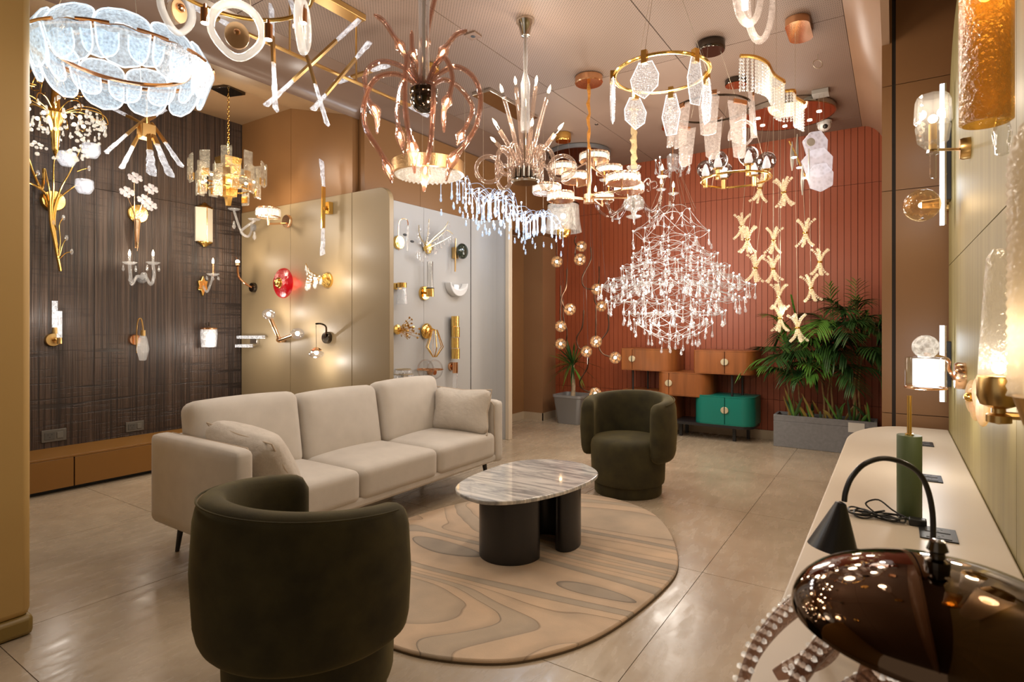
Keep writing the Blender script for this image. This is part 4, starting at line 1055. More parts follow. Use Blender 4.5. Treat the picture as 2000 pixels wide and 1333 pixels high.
# ---- 17 winding crystal ribbon
t, o, L = hang('crystal_ribbon_chandelier', 'winding gold strip with a curtain of crystal strands below a copper canopy', 1508, 160, 3.7)
D7 = lambda y: 1.55*F/(HOR-y)
pth = crom([P(x, y, D7(y))-o for x, y in ((1446,109),(1473,111),(1497,122),(1507,140),(1516,150),(1531,160),(1522,170),(1513,170),(1528,178),(1550,177),(1553,190),(1571,201))], 7)
MB().tube(pth, .011, 6, flat=1.2).build('strip', GOLD, t, 30)
STR = MB()
for i in range(9): STR.lathe([(0,0),(.0085,-.007),(.0085,-.014),(0,-.021)], 5, T((0,0,-.012-i*.0195)))
STR.gem((0,0,-.185), .008, .022, 5)
RIB = glass('lit_ribbon_crystal', (.88,.86,.82), 1.85, .03, .16, (1,.90,.74), bump=.2, bs=60, opac=.06)
STR = STR.mesh('crystal_strand', RIB, 0); acc = 0.0; last = pth[0]; cnt = 0
for q in pth:
    acc += (q-last).length; last = q
    if acc >= .0155 or cnt == 0: inst('crystal_strand', STR, t, q, (0,0,cnt*.7)); acc = 0; cnt += 1
wires(t, [(P(x, y, D7(y))-o, P(x, y, D7(y))-o+Vector((0,0,CEILZ-o.z-(P(x, y, D7(y))-o).z))) for x, y in ((1473,111),(1516,150),(1553,190))])
cp = onZ(1561, 55, 3.32)-o
mb = MB().prism([(x*1.0, y) for x, y in [(.075*math.cos(2*PI*i/28)*(1), .10*(1 if math.sin(2*PI*i/28) > 0 else -1)+.075*math.sin(2*PI*i/28)) for i in range(28)]], cp.z-.03, cp.z+.018, T((cp.x, cp.y, 0)))
mb.build('canopy', COPPER, t, 40)
for (x, y) in ((1480,150),(1545,215)): lamp(t, P(x, y, D7(y)-.15)-o+Vector((0,0,-.1)), 3.5, NEUT, .06)

# ---- 18 starfish pendants under a mirrored disc
t, o, L = hang('starfish_pendant_cluster', 'cluster of gold and crystal starfish shaped pendants on long wires from a copper disc', 1540, 520, 5.40)
cp = onZ(1538, 222, CEILZ-.02)-o; zt = CEILZ-o.z
MB().lathe([(0,zt),(.40,zt),(.41,zt-.01),(.41,zt-.05),(.40,zt-.055)], 56, T((cp.x, cp.y, 0))).build('canopy_rim', NICKEL, t, 30)
dk = MB().lathe([(.40,zt-.053),(0,zt-.053)], 56, T((cp.x, cp.y, 0))).build('canopy_disc', metal('copper_mirror', (.62,.26,.11), .12), t, 30)
for k in range(7):
    a = 2*PI*k/7; MB().lathe([(0,0),(.02,0),(.022,-.006),(0,-.006)], 14, T((cp.x+.27*math.cos(a), cp.y+.27*math.sin(a), zt-.053))).build('downlight', LED, dk)
STARC = glass('lit_star_crystal', (.85,.80,.70), 1.9, .05, .16, (1,.82,.52), bump=.9, bs=90, opac=.10, ocol=(1,.8,.5), evar=.9)
mbs = MB()
for up in (1, -1):
    for k in range(5):
        a = 2*PI*k/5+(.3 if up > 0 else .9); h = Vector((math.cos(a), math.sin(a), 0))
        c = crom([Vector((0,0,up*.005)), h*.014+Vector((0,0,up*.035)), h*.036+Vector((0,0,up*.078)), h*.074+Vector((0,0,up*.112))], 3)
        for i in range(1, len(c)): mbs.lathe([(0,-.0085),(.0125,-.004),(.0125,.004),(0,.0085)], 6, T(c[i]) @ zto(c[i]-c[i-1]))
mbs.tube([(0,0,-.10),(0,0,.10)], .004, 5); STAR = mbs.mesh('starfish', STARC, 0); WAIST = MB().lathe([(.020,-.008),(.024,0),(.020,.008)], 12).mesh('waist_band', GOLD)
R.seed(6)
spots = ((1484,368,5.1),(1531,376,4.9),(1449,443,5.5),(1460,468,5.15),(1511,470,5.3),(1573,455,4.95),(1601,512,5.2),(1475,524,5.0),(1510,526,5.35),(1584,563,5.1),(1521,580,5.35),(1524,622,5.2),(1558,641,5.0))
for (px, py, dd) in spots:
    c = L(px, py, dd)
    s = inst('starfish', STAR, t, c, (R.uniform(-.12,.12), R.uniform(-.12,.12), R.uniform(0,2)), 1.0)
    inst('waist_band', WAIST, s)
    tp_ = Vector((c.x, c.y, zt-.05))
    v = Vector((c.x-cp.x, c.y-cp.y, 0))
    if v.length > .37: tp_ = Vector((cp.x, cp.y, zt-.05))+v.normalized()*.37
    MB().rod(c+Vector((0,0,.0)), tp_, .0013, None, 5).build('wire', WIRE, t)
for (x, y) in ((1480,480),(1560,500),(1530,610)): lamp(t, L(x, y, 5.2), 2.5, WARM, .08)
lamp(t, (cp.x, cp.y, zt-.12), 4, NEUT, .2)

# ---- 19 smoky globes on a gold ring
t, o, L = hang('smoky_globe_chandelier', 'gold ring chandelier with six smoky glass globes around pale inner bulbs', 1437, 351, 4.8)
GLOBE = glass('grey_smoke_globe', (.62,.60,.60), 1.55, .01)
INB = glow('pale_inner_bulb', (1,.93,.88), .85)
MB().torus((0,0,0), .275, .009, 52, 8).build('ring', GOLD, t)
for (px, py) in ((1378,360),(1402,344),(1413,363),(1462,336),(1473,357),(1497,346)):
    d_ = F*(o.z-CH)/(HOR-py); c = P(px, py, d_)-o
    b = MB().rod(c+Vector((0,0,-.03)), c+Vector((0,0,.05)), .020, None, 12).lathe([(0,.05),(.036,.055),(.04,.062),(0,.062)], 16, T(c)).build('holder', BRASS, t, 30)
    MB().sphere(c+Vector((0,0,.13)), .075, 22, 14).build('globe', GLOBE, b)
    MB().lathe([(0,.064),(.026,.068),(.034,.09),(.024,.13),(.012,.165),(0,.178)], 16, T(c)).build('inner_bulb', INB, b)
wires(t, [((.27*math.cos(a), .27*math.sin(a), 0), (.05*math.cos(a), .05*math.sin(a), CEILZ-o.z)) for a in (.5,2.6,4.7)])
canopy(t, (0,0,CEILZ-o.z), .085, .045, GUN)
MB().lathe([(.083,-.047),(0,-.047)], 24, T((0,0,CEILZ-o.z))).build('canopy_disc', MATS['copper_mirror'], t)
lamp(t, (0,0,.14), 5, WARM, .08)

# ---- 20 crinkled glass cluster with grey leaves
t, o, L = hang('crinkled_leaf_pendant', 'crinkled white glass plates and grey leaf plates on a gold stem under square canopy', 1590, 310, 4.9, 'pendant lamp')
CRK = glass('crinkled_white_glass', (.80,.78,.80), 1.6, .1, .10, (.96,.92,1.0), bump=1.0, bs=30, opac=.3, vor=True, evar=.7)
GREYL = pm('grey_leaf_plate', (.30,.27,.22), .45, bump=.3, bs=60)
right = Vector((C, S, 0)); fwd = Vector((-S, C, 0))
def bill(c, poly, th, yaw=0.0, tilt=0.0):
    q = Rz(yaw) @ Matrix(((C,S,0,0),(S,-C,0,0),(0,0,1,0),(0,0,0,1))).to_4x4()
    m_ = T(c) @ Rz(YAW+yaw) @ Rx(PI/2+tilt)
    return MB().prism(poly, -th/2, th/2, m_)
k9 = 4.9/F
for (px, py, r_, e, yw) in ((1593,282,26,.0,.15),(1597,318,28,-.04,-.2),(1602,346,27,-.08,.1)):
    poly = [(r_*k9*(1+.1*math.sin(i*2.4))*math.cos(2*PI*i/7+.3), r_*k9*1.12*(1+.1*math.cos(i*1.7))*math.sin(2*PI*i/7+.3)) for i in range(7)]
    bill(L(px, py, 4.9+e), poly, .03, yw).build('crinkled_plate', CRK, t, 0, .008, 2)
MB().lathe([(0,0),(.034,0),(.034,.01),(0,.012)], 20, T(L(1583,278,4.80)) @ Rz(YAW) @ Rx(PI/2)).build('grey_disc', GREYL, t)
lf = [(0,.14),(.028,.05),(.034,-.02),(.02,-.09),(0,-.14),(-.02,-.09),(-.034,-.02),(-.028,.05)]
for (px, py, e, yw, sc_) in ((1557,292,.1,.9,.95),(1547,305,.05,.7,.9),(1580,320,-.1,1.0,.9),(1567,352,-.05,.8,.9)):
    bill(L(px, py, 4.85+e), [(x*sc_, y*sc_) for x, y in lf], .008, yw, 0).build('leaf_plate', GREYL, t, 20)
MB().tube([L(1541,276,4.9), L(1556,305,4.9), L(1566,330,4.87), L(1577,352,4.85)], .006, 8).build('stem', GOLD, t)
for (px, py) in ((1551,309),(1561,329),(1573,349)):
    p = L(px, py, 4.82); MB().lathe([(0,0),(.020,.002),(.022,.008),(0,.012)], 14, T(p)).build('light_cup', LED, t)
cp = onZ(1603, 178, CEILZ)-o
MB().cbox((cp.x, cp.y, cp.z-.02), (.065,.065,.02)).build('canopy', pm('grey_canopy', (.30,.28,.25), .5), t, 30, .004)
wires(t, [(L(1593,262,4.9), Vector((cp.x-.01, cp.y, cp.z-.03))), (L(1610,262,4.9), Vector((cp.x+.02, cp.y, cp.z-.03)))])
lamp(t, L(1575,330,4.6), 2.5, NEUT, .05)

# ---- 21 frosted loops close overhead
t, o, L = hang('frosted_loop_pendant', 'pendant of long glowing frosted glass loops at the picture top', 1474, 20, 2.3, 'pendant lamp')
for (px, py, rx, ry, e, yw) in ((1462,-20,26,66,0,.15),(1484,5,24,76,.06,-.1),(1472,-70,24,60,.1,.5)):
    k_ = 2.3/F; pts = []
    for i in range(40):
        th = 2*PI*i/40; pts.append(L(px, py, 2.3+e)+right*(rx*k_*math.cos(th))+fwd*(math.sin(yw)*rx*k_*math.cos(th))+Vector((0,0,ry*k_*math.sin(th))))
    MB().tube(pts, .0105, 8, True, flat=1.5).build('glass_loop', FROST, t, 60)
MB().lathe([(0,0),(.012,0),(.012,.10),(0,.10)], 14, T(L(1455,18,2.3))).build('light_tube', LED, t)
MB().rod(L(1474,-60,2.3), Vector((0,0,CEILZ-o.z)), .006).build('stem', GOLD, t); canopy(t, (0,0,CEILZ-o.z), .07, .03, GOLD)
lamp(t, (0,-.05,-.1), 3, WARM, .05)

# ---- 22 twisting dark vines with glass bubbles
t, o, L = hang('bubble_vine_chandelier', 'cluster of dark twisting stems ending in smoky glass bubbles beside the terracotta wall', 1131, 560, 6.5)
cp = onZ(1131, 297, CEILZ)-o; zt = cp.z
MB().lathe([(0,0),(.36,0),(.37,-.01),(.37,-.05),(.355,-.055)], 48, T(cp)).build('canopy_rim', pm('blue_grey_metal', (.30,.33,.36), .3, .8), t, 30)
MB().lathe([(.355,-.052),(0,-.052)], 48, T(cp)).build('canopy_disc', GUN, t)
BUB = glass('smoky_bubble', (.80,.66,.52), 1.7, .02, .05, (1,.75,.45), bump=.5, bs=30)
VINE = metal('dark_bronze', (.075,.045,.03), .35)
BUBM = MB().sphere((0,0,0), .066, 18, 12).mesh('bubble', BUB); PET = MB()
for k in range(12):
    v_ = Vector((math.cos(k*2.4)*math.sqrt(1-((k+.5)/6-1)**2), math.sin(k*2.4)*math.sqrt(1-((k+.5)/6-1)**2), (k+.5)/6-1)); PET.sphere(v_*.052, .013, 8, 5)
PET = PET.mesh('inner_petals', glass('amber_petal', (.9,.7,.45), 1.6, .1, .16, (1,.66,.32), opac=.1), 60)
Z7 = lambda x, y, dd: L(1050+x/3.333, 450+y/3.333, dd)
for k, pp in enumerate((((125,60),(125,120),(125,205)), ((250,40),(240,70),(255,100),(285,105)), ((250,110),(245,150),(250,185),(275,190)), ((345,110),(345,195),(290,310),(310,375),(385,385)), ((400,235),(398,340),(368,420),(380,480),(415,495)),
    ((192,250),(185,370),(155,440),(175,505),(210,515)), ((150,360),(150,480),(148,540),(150,625)), ((165,450),(168,570),(190,650),(185,720),(150,740)), ((380,500),(380,600),(378,680),(380,725)),
    ((460,545),(458,650),(400,740),(425,805),(505,830)), ((300,520),(290,630),(255,700),(268,765),(318,790)), ((330,830),(322,900),(275,985),(295,1035),(375,1065)))):
    dd = 6.5+.35*math.sin(k*2.1)-(.25 if k > 8 else 0); c = crom([Z7(x, y, dd) for x, y in pp], 6)
    s = MB().tube(c, [.008+.0015*math.sin(i*1.3) for i in range(len(c))], 6).build('vine_stem', VINE, t)
    inst('bubble', BUBM, s, c[-1]); inst('inner_petals', PET, s, c[-1]); inst('bulb', BALL, s, c[-1], (0,0,0), .017)
    v = Vector((c[0].x-cp.x, c[0].y-cp.y, 0)); e = v if v.length < .33 else v.normalized()*.33
    MB().rod(c[0], cp+e+Vector((0,0,-.05)), .0012, None, 5).build('wire', BLACKW, t)
lamp(t, Z7(280,400,6.1), 3, WARM, .08); lamp(t, Z7(330,850,6.0), 2.5, WARM, .06)

# ---- ceiling bits
WHITEP = pm('white_plastic', (.75,.72,.68), .4)
p = onZ(1610, 246, CEILZ); t = thing('security_camera', 'small white dome security camera on the ceiling beside the terracotta wall', 'camera', P(1610,246,5.75))
zz = CEILZ-t.location.z
MB().rod((0,0,.03), (0,0,zz), .014).build('bracket', WHITEP, t)
MB().sphere((0,0,0), .062, 20, 12, (1,1,.85)).lathe([(.05,.03),(.068,.02),(.068,.045),(0,.05)], 20).build('housing', WHITEP, t)
MB().sphere((.012,-.048,-.02), .024, 12, 8).build('lens', BLACK, t)
p = onZ(924, 68, CEILZ); t = thing('ceiling_sensor', 'small square ceiling sensor with a round dark eye on a panel joint', 'sensor', p, .0)
MB().cbox((0,0,-.006), (.045,.045,.006)).build('plate', COVEM, t, 20, .002); MB().lathe([(0,-.014),(.016,-.014),(.018,-.012),(0,-.012)], 16).build('eye', BLACK, t)
p = onZ(1165, 243, CEILZ); t = thing('recessed_spot', 'tiny dark recessed spot in the plain ceiling board', 'spotlight', p)
MB().lathe([(0,-.003),(.018,-.003),(.020,0),(0,0)], 16).build('trim_ring', GUN, t); MB().lathe([(0,-.0035),(.014,-.0035)], 12).build('aperture', BLACK, t)
p = onZ(1597, 106, CEILZ); t = thing('ceiling_hook', 'thin open wire loop hanging from the ceiling near the copper canopy', 'hook', p)
MB().torus((0,0,-.075), .035, .003, 24, 6, nrm=(S,-C,.15)).build('loop', WIRE, t); MB().rod((0,0,0), (0,0,-.04), .002).build('shank', WIRE, t)
# ================================================================== WALL LAMPS
WALLS = {'dark': ('x', -5.76, PI/2, 1), 'cream': ('y', 3.475, 0.0, -1), 'niche': ('x', -3.95, PI/2, 1), 'green': ('x', .268, -PI/2, -1)}
def sconce(name, label, px, py, wall, group=None, cat='wall lamp'):
    """root on the wall at the pixel; L(px, py, out) gives local points at distance out from the wall (local -y is out of the wall)"""
    ax, v, rz, sg = WALLS[wall]
    o = onX(px, py, v) if ax == 'x' else onY(px, py, v)
    t = thing(name, label, cat, o, rz, group)
    def L(x, y, out=.05):
        if ax == 'x':
            p = onX(x, y, v+sg*out); return Vector(((p.y-o.y)*sg, -out, p.z-o.z))
        p = onY(x, y, v+sg*out); return Vector((p.x-o.x, -out, p.z-o.z))
    return t, L, dep(o)/F
OUT = Rx(PI/2)        # turns a lathe's z axis to point out of the wall
def plate(t, r, h, mat, at=(0,0,0), name='back_plate', n=24):
    return MB().lathe([(0,0),(r,0),(r,h*.7),(r*.92,h),(0,h)], n, T(at) @ OUT).build(name, mat, t, 30)
def flame(t, p, s=1.0): return inst('flame_bulb', FLAME, t, p, (0,0,0), s)
G1 = 'lamps on the dark wall'; G2 = 'lamps on the cream screen'; G3 = 'lamps in the pale niche'; G4 = 'lamps on the green wall'
FROSTW = glass('frosted_white_flower', (.85,.85,.88), 1.45, .2, .12, (.95,.95,1.0), opac=.12, evar=.7, bs=50)
# -- dark wall
t, L, k = sconce('branch_sconce', 'tall gold branch wall lamp with white flower cup shades on the dark wall', 102, 393, 'dark', G1)
plate(t, .085, .04, HGOLD)
pa = [((118,530),(108,480),(98,430),(97,380),(88,330)), ((118,530),(108,480),(100,430),(104,370),(105,320),(110,300)), ((116,520),(108,470),(103,420),(118,370),(140,330),(157,290)), ((112,490),(106,440),(112,395),(130,375),(150,362)), ((100,440),(92,385),(72,365),(52,355)), ((86,330),(82,370),(66,340),(56,310))]
for q in pa: MB().tube(crom([L(x, y, .06+.01*i) for i, (x, y) in enumerate(q)], 6), [.012-.0014*min(6, i/5) for i in range((len(q)-1)*6+1)], 7).build('branch', GOLD, t)
for q in (((115,500),(118,470),(116,440),(124,425)), ((117,500),(122,480),(130,465)), ((117,505),(128,495),(140,492)), ((112,450),(104,435)), ((150,335),(165,330),(174,329)), ((75,362),(70,345),(74,338))):
    c = crom([L(x, y, .08) for x, y in q], 5); b = MB().tube(c, .004, 5).build('twig', GOLD, t); MB().sphere(c[-1], .016, 8, 6, (.8,.8,1.5)).build('bud', CRYS, b)
for (x, y, e) in ((131,312,.14),(178,296,.18),(165,366,.16)):
    c = L(x, y, e); b = MB()
    b.lathe([(.015,-.055),(.045,-.05),(.068,-.01),(.065,.05),(.058,.062),(.055,.05),(.058,0),(.035,-.04),(0,-.045)], 7, T(c) @ Rz(.3)).build('flower_shade', FROSTW, t, 60)
    inst('bulb', BALLW, t, c+Vector((0,0,.01)), (0,0,0), .018); lamp(t, c+Vector((0,-.10,.0)), 1.2, NEUT, .03)
t, L, k = sconce('crystal_flower_sconce', 'gold backed bouquet wall lamp with clear crystal blossoms on the dark wall', 268, 418, 'dark', G1)
plate(t, .085, .03, HGOLD)
for i, (x, y) in enumerate(((262,348),(246,376),(293,370),(280,391),(291,402))):
    c = L(x, y, .10); MB().tube(crom([L(267+(i-2)*1.5, 485, .05), L(267+(i-2)*2, 430, .08), c], 6), .004, 5).build('stem', ROSE, t)
    fb = MB()
    for j in range(8):
        a = 2*PI*j/8
        for (rr, zz, s_) in ((.022,.012,1),(.045,.02,1.2)): fb.sphere(c+Vector((rr*math.cos(a+zz*20), -.02+.3*rr*math.sin(a*3), rr*.75*math.sin(a+zz*20))), .014*s_, 6, 4, (1,.6,1))
    fb.build('blossom', glass('clear_petal', (.9,.88,.88), 1.7, .1, .06, (1,.95,.92), opac=.55, ocol=(.95,.9,.9)), t, 40)
MB().lathe([(0,.10),(.03,.08),(.022,0),(.012,-.12),(0,-.2)], 8, T(L(268,448,.06))).build('stem_bundle', ROSE, t, 0)
lamp(t, L(280,395,.28), .8, WARM, .03)
t, L, k = sconce('shell_column_sconce', 'tall flat white shell wall lamp with gold tips on the dark wall', 397, 440, 'dark', G1)
SHELL = pm('white_shell', (.66,.60,.48), .4, bump=.3, bs=80)
for s_ in (-1, 1): MB().add([(0,-.07,-.17),(s_*.085,-.02,-.17),(s_*.085,-.02,.17),(0,-.07,.17),(0,-.062,-.17),(s_*.085,-.0,-.17),(s_*.085,-.0,.17),(0,-.062,.17)], [(0,1,2,3),(7,6,5,4),(0,4,5,1),(3,2,6,7),(1,5,6,2)]).build('shell_panel', SHELL, t, 20)
for z, s_ in ((.17,1),(-.17,-1)): MB().lathe([(.085,0),(.075,.012*s_),(.05,.02*s_),(.02,.045*s_),(0,.055*s_)], 12, T((0,-.03,z)) @ Matrix.Diagonal((1,.5,1,1))).build('gold_tip', GOLD, t)
MB().rod((0,-.071,-.175), (0,-.071,.175), .004).build('gold_rib', GOLD, t)
def crystal_candle(t, base, top, gold=False):
    MB().rod(base, top, .010, None, 8).build('candle', CRYS if not gold else ROSE, t); flame(t, top, 1.3)
    MB().lathe([(.006,0),(.035,.006),(.06,.022),(.056,.026),(.03,.012),(0,.01)], 10, T(base)).build('drip_pan', CRYS, t, 0)
t, L, k = sconce('twin_candle_sconce', 'clear glass two candle wall lamp with hanging drops on the dark wall', 276, 545, 'dark', G1)
plate(t, .04, .03, CRYS)
for (x, tipy) in ((253,488), (299,490)):
    e = L(x, 518, .14); c = crom([Vector((0,-.02,0)), L(276+(x-276)*.35, 540, .10), L(276+(x-276)*.8, 556, .13), L(x+2, 540, .14), e], 6)
    MB().tube(c, .013, 8).build('arm', CRYS, t, 60); crystal_candle(t, e, L(x, 500, .14))
    for q in (-.05, 0, .05): inst('crystal_drop', DROP, t, e+Vector((q, 0, .0 if q else -.09)), (0,0,0), 1.4)
MB().sphere((0,-.05,.03), .03, 8, 6).build('glass_ball', CRYS, t, 0); lamp(t, L(276,500,.22), .8, WARM, .03)
t, L, k = sconce('gold_candle_sconce', 'ornate gold single candle wall lamp with crystal drops on the dark wall', 394, 558, 'dark', G1)
MB().prism([(.0,.10),(.02,.05),(.05,.045),(.04,.0),(.05,-.045),(.02,-.05),(0,-.11),(-.02,-.05),(-.05,-.045),(-.04,0),(-.05,.045),(-.02,.05)], 0, .03, OUT).build('back_plate', HGOLD, t, 30, .006)
e = L(416, 540, .18); MB().tube(crom([Vector((0,-.03,-.01)), L(405,570,.12), e], 6), .010, 8).build('arm', CRYS, t, 60); crystal_candle(t, e, L(416,515,.18), True)
for j in range(6): inst('crystal_drop', DROP, t, e+Vector((.06*math.cos(j), .06*math.sin(j), 0)), (0,0,0), .9)
t, L, k = sconce('twin_tube_sconce', 'brass wall lamp with two lit bubble crystal tubes on the dark wall', 102, 664, 'dark', G1)
plate(t, .055, .03, BRASS)
TUBEC = glass('lit_bubble_tube', (.8,.8,.8), 1.7, .05, .30, (1,.95,.92), bump=.9, bs=60, opac=.08, evar=.9)
for (x, y0, y1) in ((107,588,640), (116,608,660)):
    a, b = L(x, y1, .09), L(x, y0, .09); s = MB().rod(a-Vector((0,0,.05)), a, .018, None, 12).build('socket', BRASS, t); MB().rod(a, b, .019, None, 12).build('crystal_tube', TUBEC, s)
MB().rod((0,-.03,0), L(112,662,.09), .012).build('arm', BRASS, t); lamp(t, L(112,620,.26), 2.2, NEUT, .03)
t, L, k = sconce('hooked_crystal_sconce', 'brass hook wall lamp holding one clear faceted crystal on the dark wall', 262, 664, 'dark', G1)
plate(t, .05, .03, COPPER)
MB().tube(crom([L(267,690,.06), L(267,645,.07), L(270,625,.09), L(276,624,.10), L(279,640,.11), L(279,648,.11)], 6), .006, 7).build('hook', BRASS, t)
c = L(279, 652, .11); b = MB().rod(c+Vector((0,0,.03)), c-Vector((0,0,.02)), .020, None, 10).build('collar', BRASS, t)
MB().lathe([(.015,0),(.035,-.04),(.055,-.14),(.03,-.24),(.02,-.245),(0,-.245)], 6, T(c) @ Matrix.Diagonal((1,.6,1,1))).build('crystal', CRYS, t, 0); lamp(t, L(279,680,.26), .7, WARM, .03)
t, L, k = sconce('icicle_cup_sconce', 'rose gold wall lamp with a cup of icicle textured glass on the dark wall', 405, 655, 'dark', G1)
MB().box((-.05,-.02,-.10), (.05,0,.06)).build('back_plate', GUN, t, 30, .004)
c = L(408, 648, .09); m_ = MB()
m_.lathe([(.072,.03),(.076,-.02),(.068,-.15),(.062,-.155),(.06,-.02),(.062,.03)], 22, T(c)).build('glass_cup', glass('icicle_glass', (.85,.83,.82), 1.6, .12, .16, (1,.93,.88), bump=1, bs=45, opac=.15, evar=.9), t, 60)
MB().torus(c+Vector((0,0,.03)), .070, .010, 22, 6).build('rim', COPPER, t); MB().tube([Vector((0,-.02,.05)), L(402,632,.06), L(408,630,.08), c+Vector((0,0,.05))], .005, 6).build('hook', GUN, t)
inst('bulb', BALLW, t, c-Vector((0,0,.04)), (0,0,0), .022); lamp(t, L(415,675,.22), 2.0, NEUT, .03)
# -- cream screen
t, L, k = sconce('crystal_drum_sconce', 'rose gold wall lamp with a lit crystal drum at the screen top', 563, 433, 'cream', G2)
plate(t, .065, .03, ROSE); c = L(524, 416, .28); MB().tube([Vector((0,-.02,-.02)), L(524,438,.28), c], .011, 8).build('arm', ROSE, t)
b = MB().lathe([(.10,.035),(.105,.035),(.105,.045),(.10,.045)], 24, T(c)).lathe([(.10,-.045),(.105,-.045),(.105,-.035),(.10,-.035)], 24, T(c)).build('drum', ROSE, t, 30)
MB().lathe([(0,.03),(.085,.03),(.085,-.03),(0,-.03)], 20, T(c)).build('diffuser', DTOP, b, 30)
for i in range(20): inst('prism_crystal', PRISM, b, c+Vector((.1*math.cos(2*PI*i/20), .1*math.sin(2*PI*i/20), 0)), (0,0,2*PI*i/20))
lamp(t, c+Vector((0,.02,.10)), 1.5, WARM, .04)
t, L, k = sconce('ice_stick_sconce', 'upright gold wall lamp with long ice crystal ends on the screen', 646, 408, 'cream', G2)
MB().box((-.035,-.05,-.055), (.035,0,.055)).build('back_plate', GOLD, t, 30, .003); MB().rod((0,-.04,0), L(631,408,.10), .02).build('arm', GOLD, t)
a, b_ = L(632,365,.10), L(631,446,.10); MB().bar(a, b_, .035, .035, .014).build('bar', GOLD, t, 20)
MB().shard(a, L(628,314,.10), .038, .055, .5).build('ice_end', ICE, t, 0); MB().shard(b_, L(630,498,.10), .038, .055, .5).build('ice_end', ICE, t, 0)
for y in (330, 480): lamp(t, L(634, y, .22), 1.2, NEUT, .03)
t, L, k = sconce('red_dish_sconce', 'ruby red textured glass dish wall lamp with gold centre on the screen', 556, 555, 'cream', G2)
plate(t, .05, .06, GOLD)
RUBY = glass('ruby_glass', (.55,.0,.02), 1.5, .12, .10, (1,.02,.03), bump=.9, bs=40, opac=.45, ocol=(.45,.0,.012))
c = L(548,553,.12); pr = [(0,.025),(.055,.02),(.12,.0),(.142,-.018),(.146,-.035),(.125,-.022),(.055,-.005),(0,0)]
MB().lathe(pr, 32, T(c) @ OUT).build('red_dish', RUBY, t, 60); MB().sphere(c+Vector((0,-.03,0)), .04, 18, 10, (1,.8,1)).torus(c+Vector((0,-.02,0)), .045, .008, 24, 6, (0,1,0)).build('gold_boss', GOLD, t)
lamp(t, c+Vector((.03,.07,0)), .5, (1,.10,.08), .03); lamp(t, c+Vector((0,-.14,.02)), .10, WARM, .02)
t, L, k = sconce('gold_crystal_leaf_sconce', 'gold wall lamp with a wing of clear crystal beads on the screen', 641, 548, 'cream', G2)
plate(t, .07, .03, HGOLD); R.seed(3)
for i in range(5):
    q = crom([Vector((0,-.03,.02)), L(625-4*i, 540+3*i, .10+.02*i), L(606-2*i, 530+6*i, .14+.02*i), L(597+3*i, 515+10*i, .16)], 5); MB().tube(q, .004, 5).build('branch', GOLD, t)
    for j in range(4, 15, 2): inst('crystal_drop', DROPL, t, q[j]+Vector((R.uniform(-.01,.01), R.uniform(-.02,.02), 0)), (0,0,0), R.uniform(.9,1.4))
inst('bulb', BALLW, t, L(615,545,.13), (0,0,0), .014); lamp(t, L(620,548,.20), 2.4, WARM, .03)
CLG = glass('fluted_clear_globe', (.88,.86,.85), 1.6, .03, .04, (1,.95,.9), bump=.6, bs=25, opac=.0)
t, L, k = sconce('elbow_globe_sconce', 'brass elbow wall lamp with two clear fluted globes on the screen', 556, 664, 'cream', G2)
MB().tube([Vector((0,-.0,0)), Vector((0,-.05,0)), L(545,664,.08)], .028, 12).build('back_plate', ROSE, t)
MB().rod(L(547,666,.08), L(528,622,.16), .017, .020, 12).build('arm', ROSE, t); MB().rod(L(547,664,.08), L(572,655,.14), .020, .016, 12).build('arm', ROSE, t)
for (x, y, e) in ((525,614,.17),(581,652,.16)):
    c = L(x, y, e); MB().sphere(c, .062, 18, 12, (1,1,.85)).build('globe', CLG, t); inst('bulb', BALLW, t, c, (0,0,0), .020); lamp(t, c+Vector((.02,-.02,.02)), 2.0, NEUT, .008)
t, L, k = sconce('black_hook_sconce', 'black hook wall lamp with small hanging glass bowl on the screen', 641, 660, 'cream', G2)
plate(t, .055, .035, GUN); e = L(617, 633, .14); MB().tube(crom([Vector((0,-.03,.0)), L(637,640,.08), L(628,633,.12), e], 6), .008, 8).build('hook', GUN, t)
c = L(618, 690, .14); MB().rod(e, c+Vector((0,0,.04)), .002).build('cord', BLACKW, t); MB().lathe([(0,.055),(.02,.05),(.05,.03),(.045,.02),(0,.03)], 18, T(c)).build('cap', ROSE, t)
MB().lathe([(.03,.025),(.065,.005),(.068,-.015),(.045,-.04),(.0,-.045)], 20, T(c)).build('glass_bowl', CLG, t, 60); inst('bulb', BALLW, t, c+Vector((0,0,.005)), (0,0,0), .02); lamp(t, c+Vector((0,-.03,-.09)), 2.0, NEUT, .02)
t, L, k = sconce('crystal_bar_sconce', 'wall lamp of two stacked lit crystal bars beside the dark corner', 500, 662, 'cream', G2)
for (x0, x1, y, e) in ((467,513,659,.06), (464,489,676,.10)):
    a, b_ = L(x0, y, e), L(x1, y, e); MB().bar(a, b_, .055, .055, .03).build('crystal_bar', TUBEC, t, 0); MB().bar(a+Vector((0,.022,0)), b_+Vector((0,.022,0)), .06, .06, .01).build('bar_back', NICKEL, t)
MB().box((-.06,-.03,-.05), (.06,0,.0)).build('back_plate', NICKEL, t, 30, .003); lamp(t, L(490,667,.26), 2.2, NEUT, .04)
t, L, k = sconce('copper_swan_sconce', 'black based copper swan neck wall lamp with bare light near the dark corner', 497, 562, 'cream', G2)
plate(t, .05, .035, GUN); MB().tube(crom([Vector((0,-.03,0)), L(478,553,.10), L(466,540,.16), L(464,520,.20)], 6), .011, 9).build('arm', COPPER, t)
c = L(464,516,.20); MB().rod(c-Vector((0,0,.015)), c+Vector((0,0,.012)), .02, None, 12).build('socket', ROSE, t); inst('bulb', BALL, t, c+Vector((0,0,.022)), (0,0,0), .02)
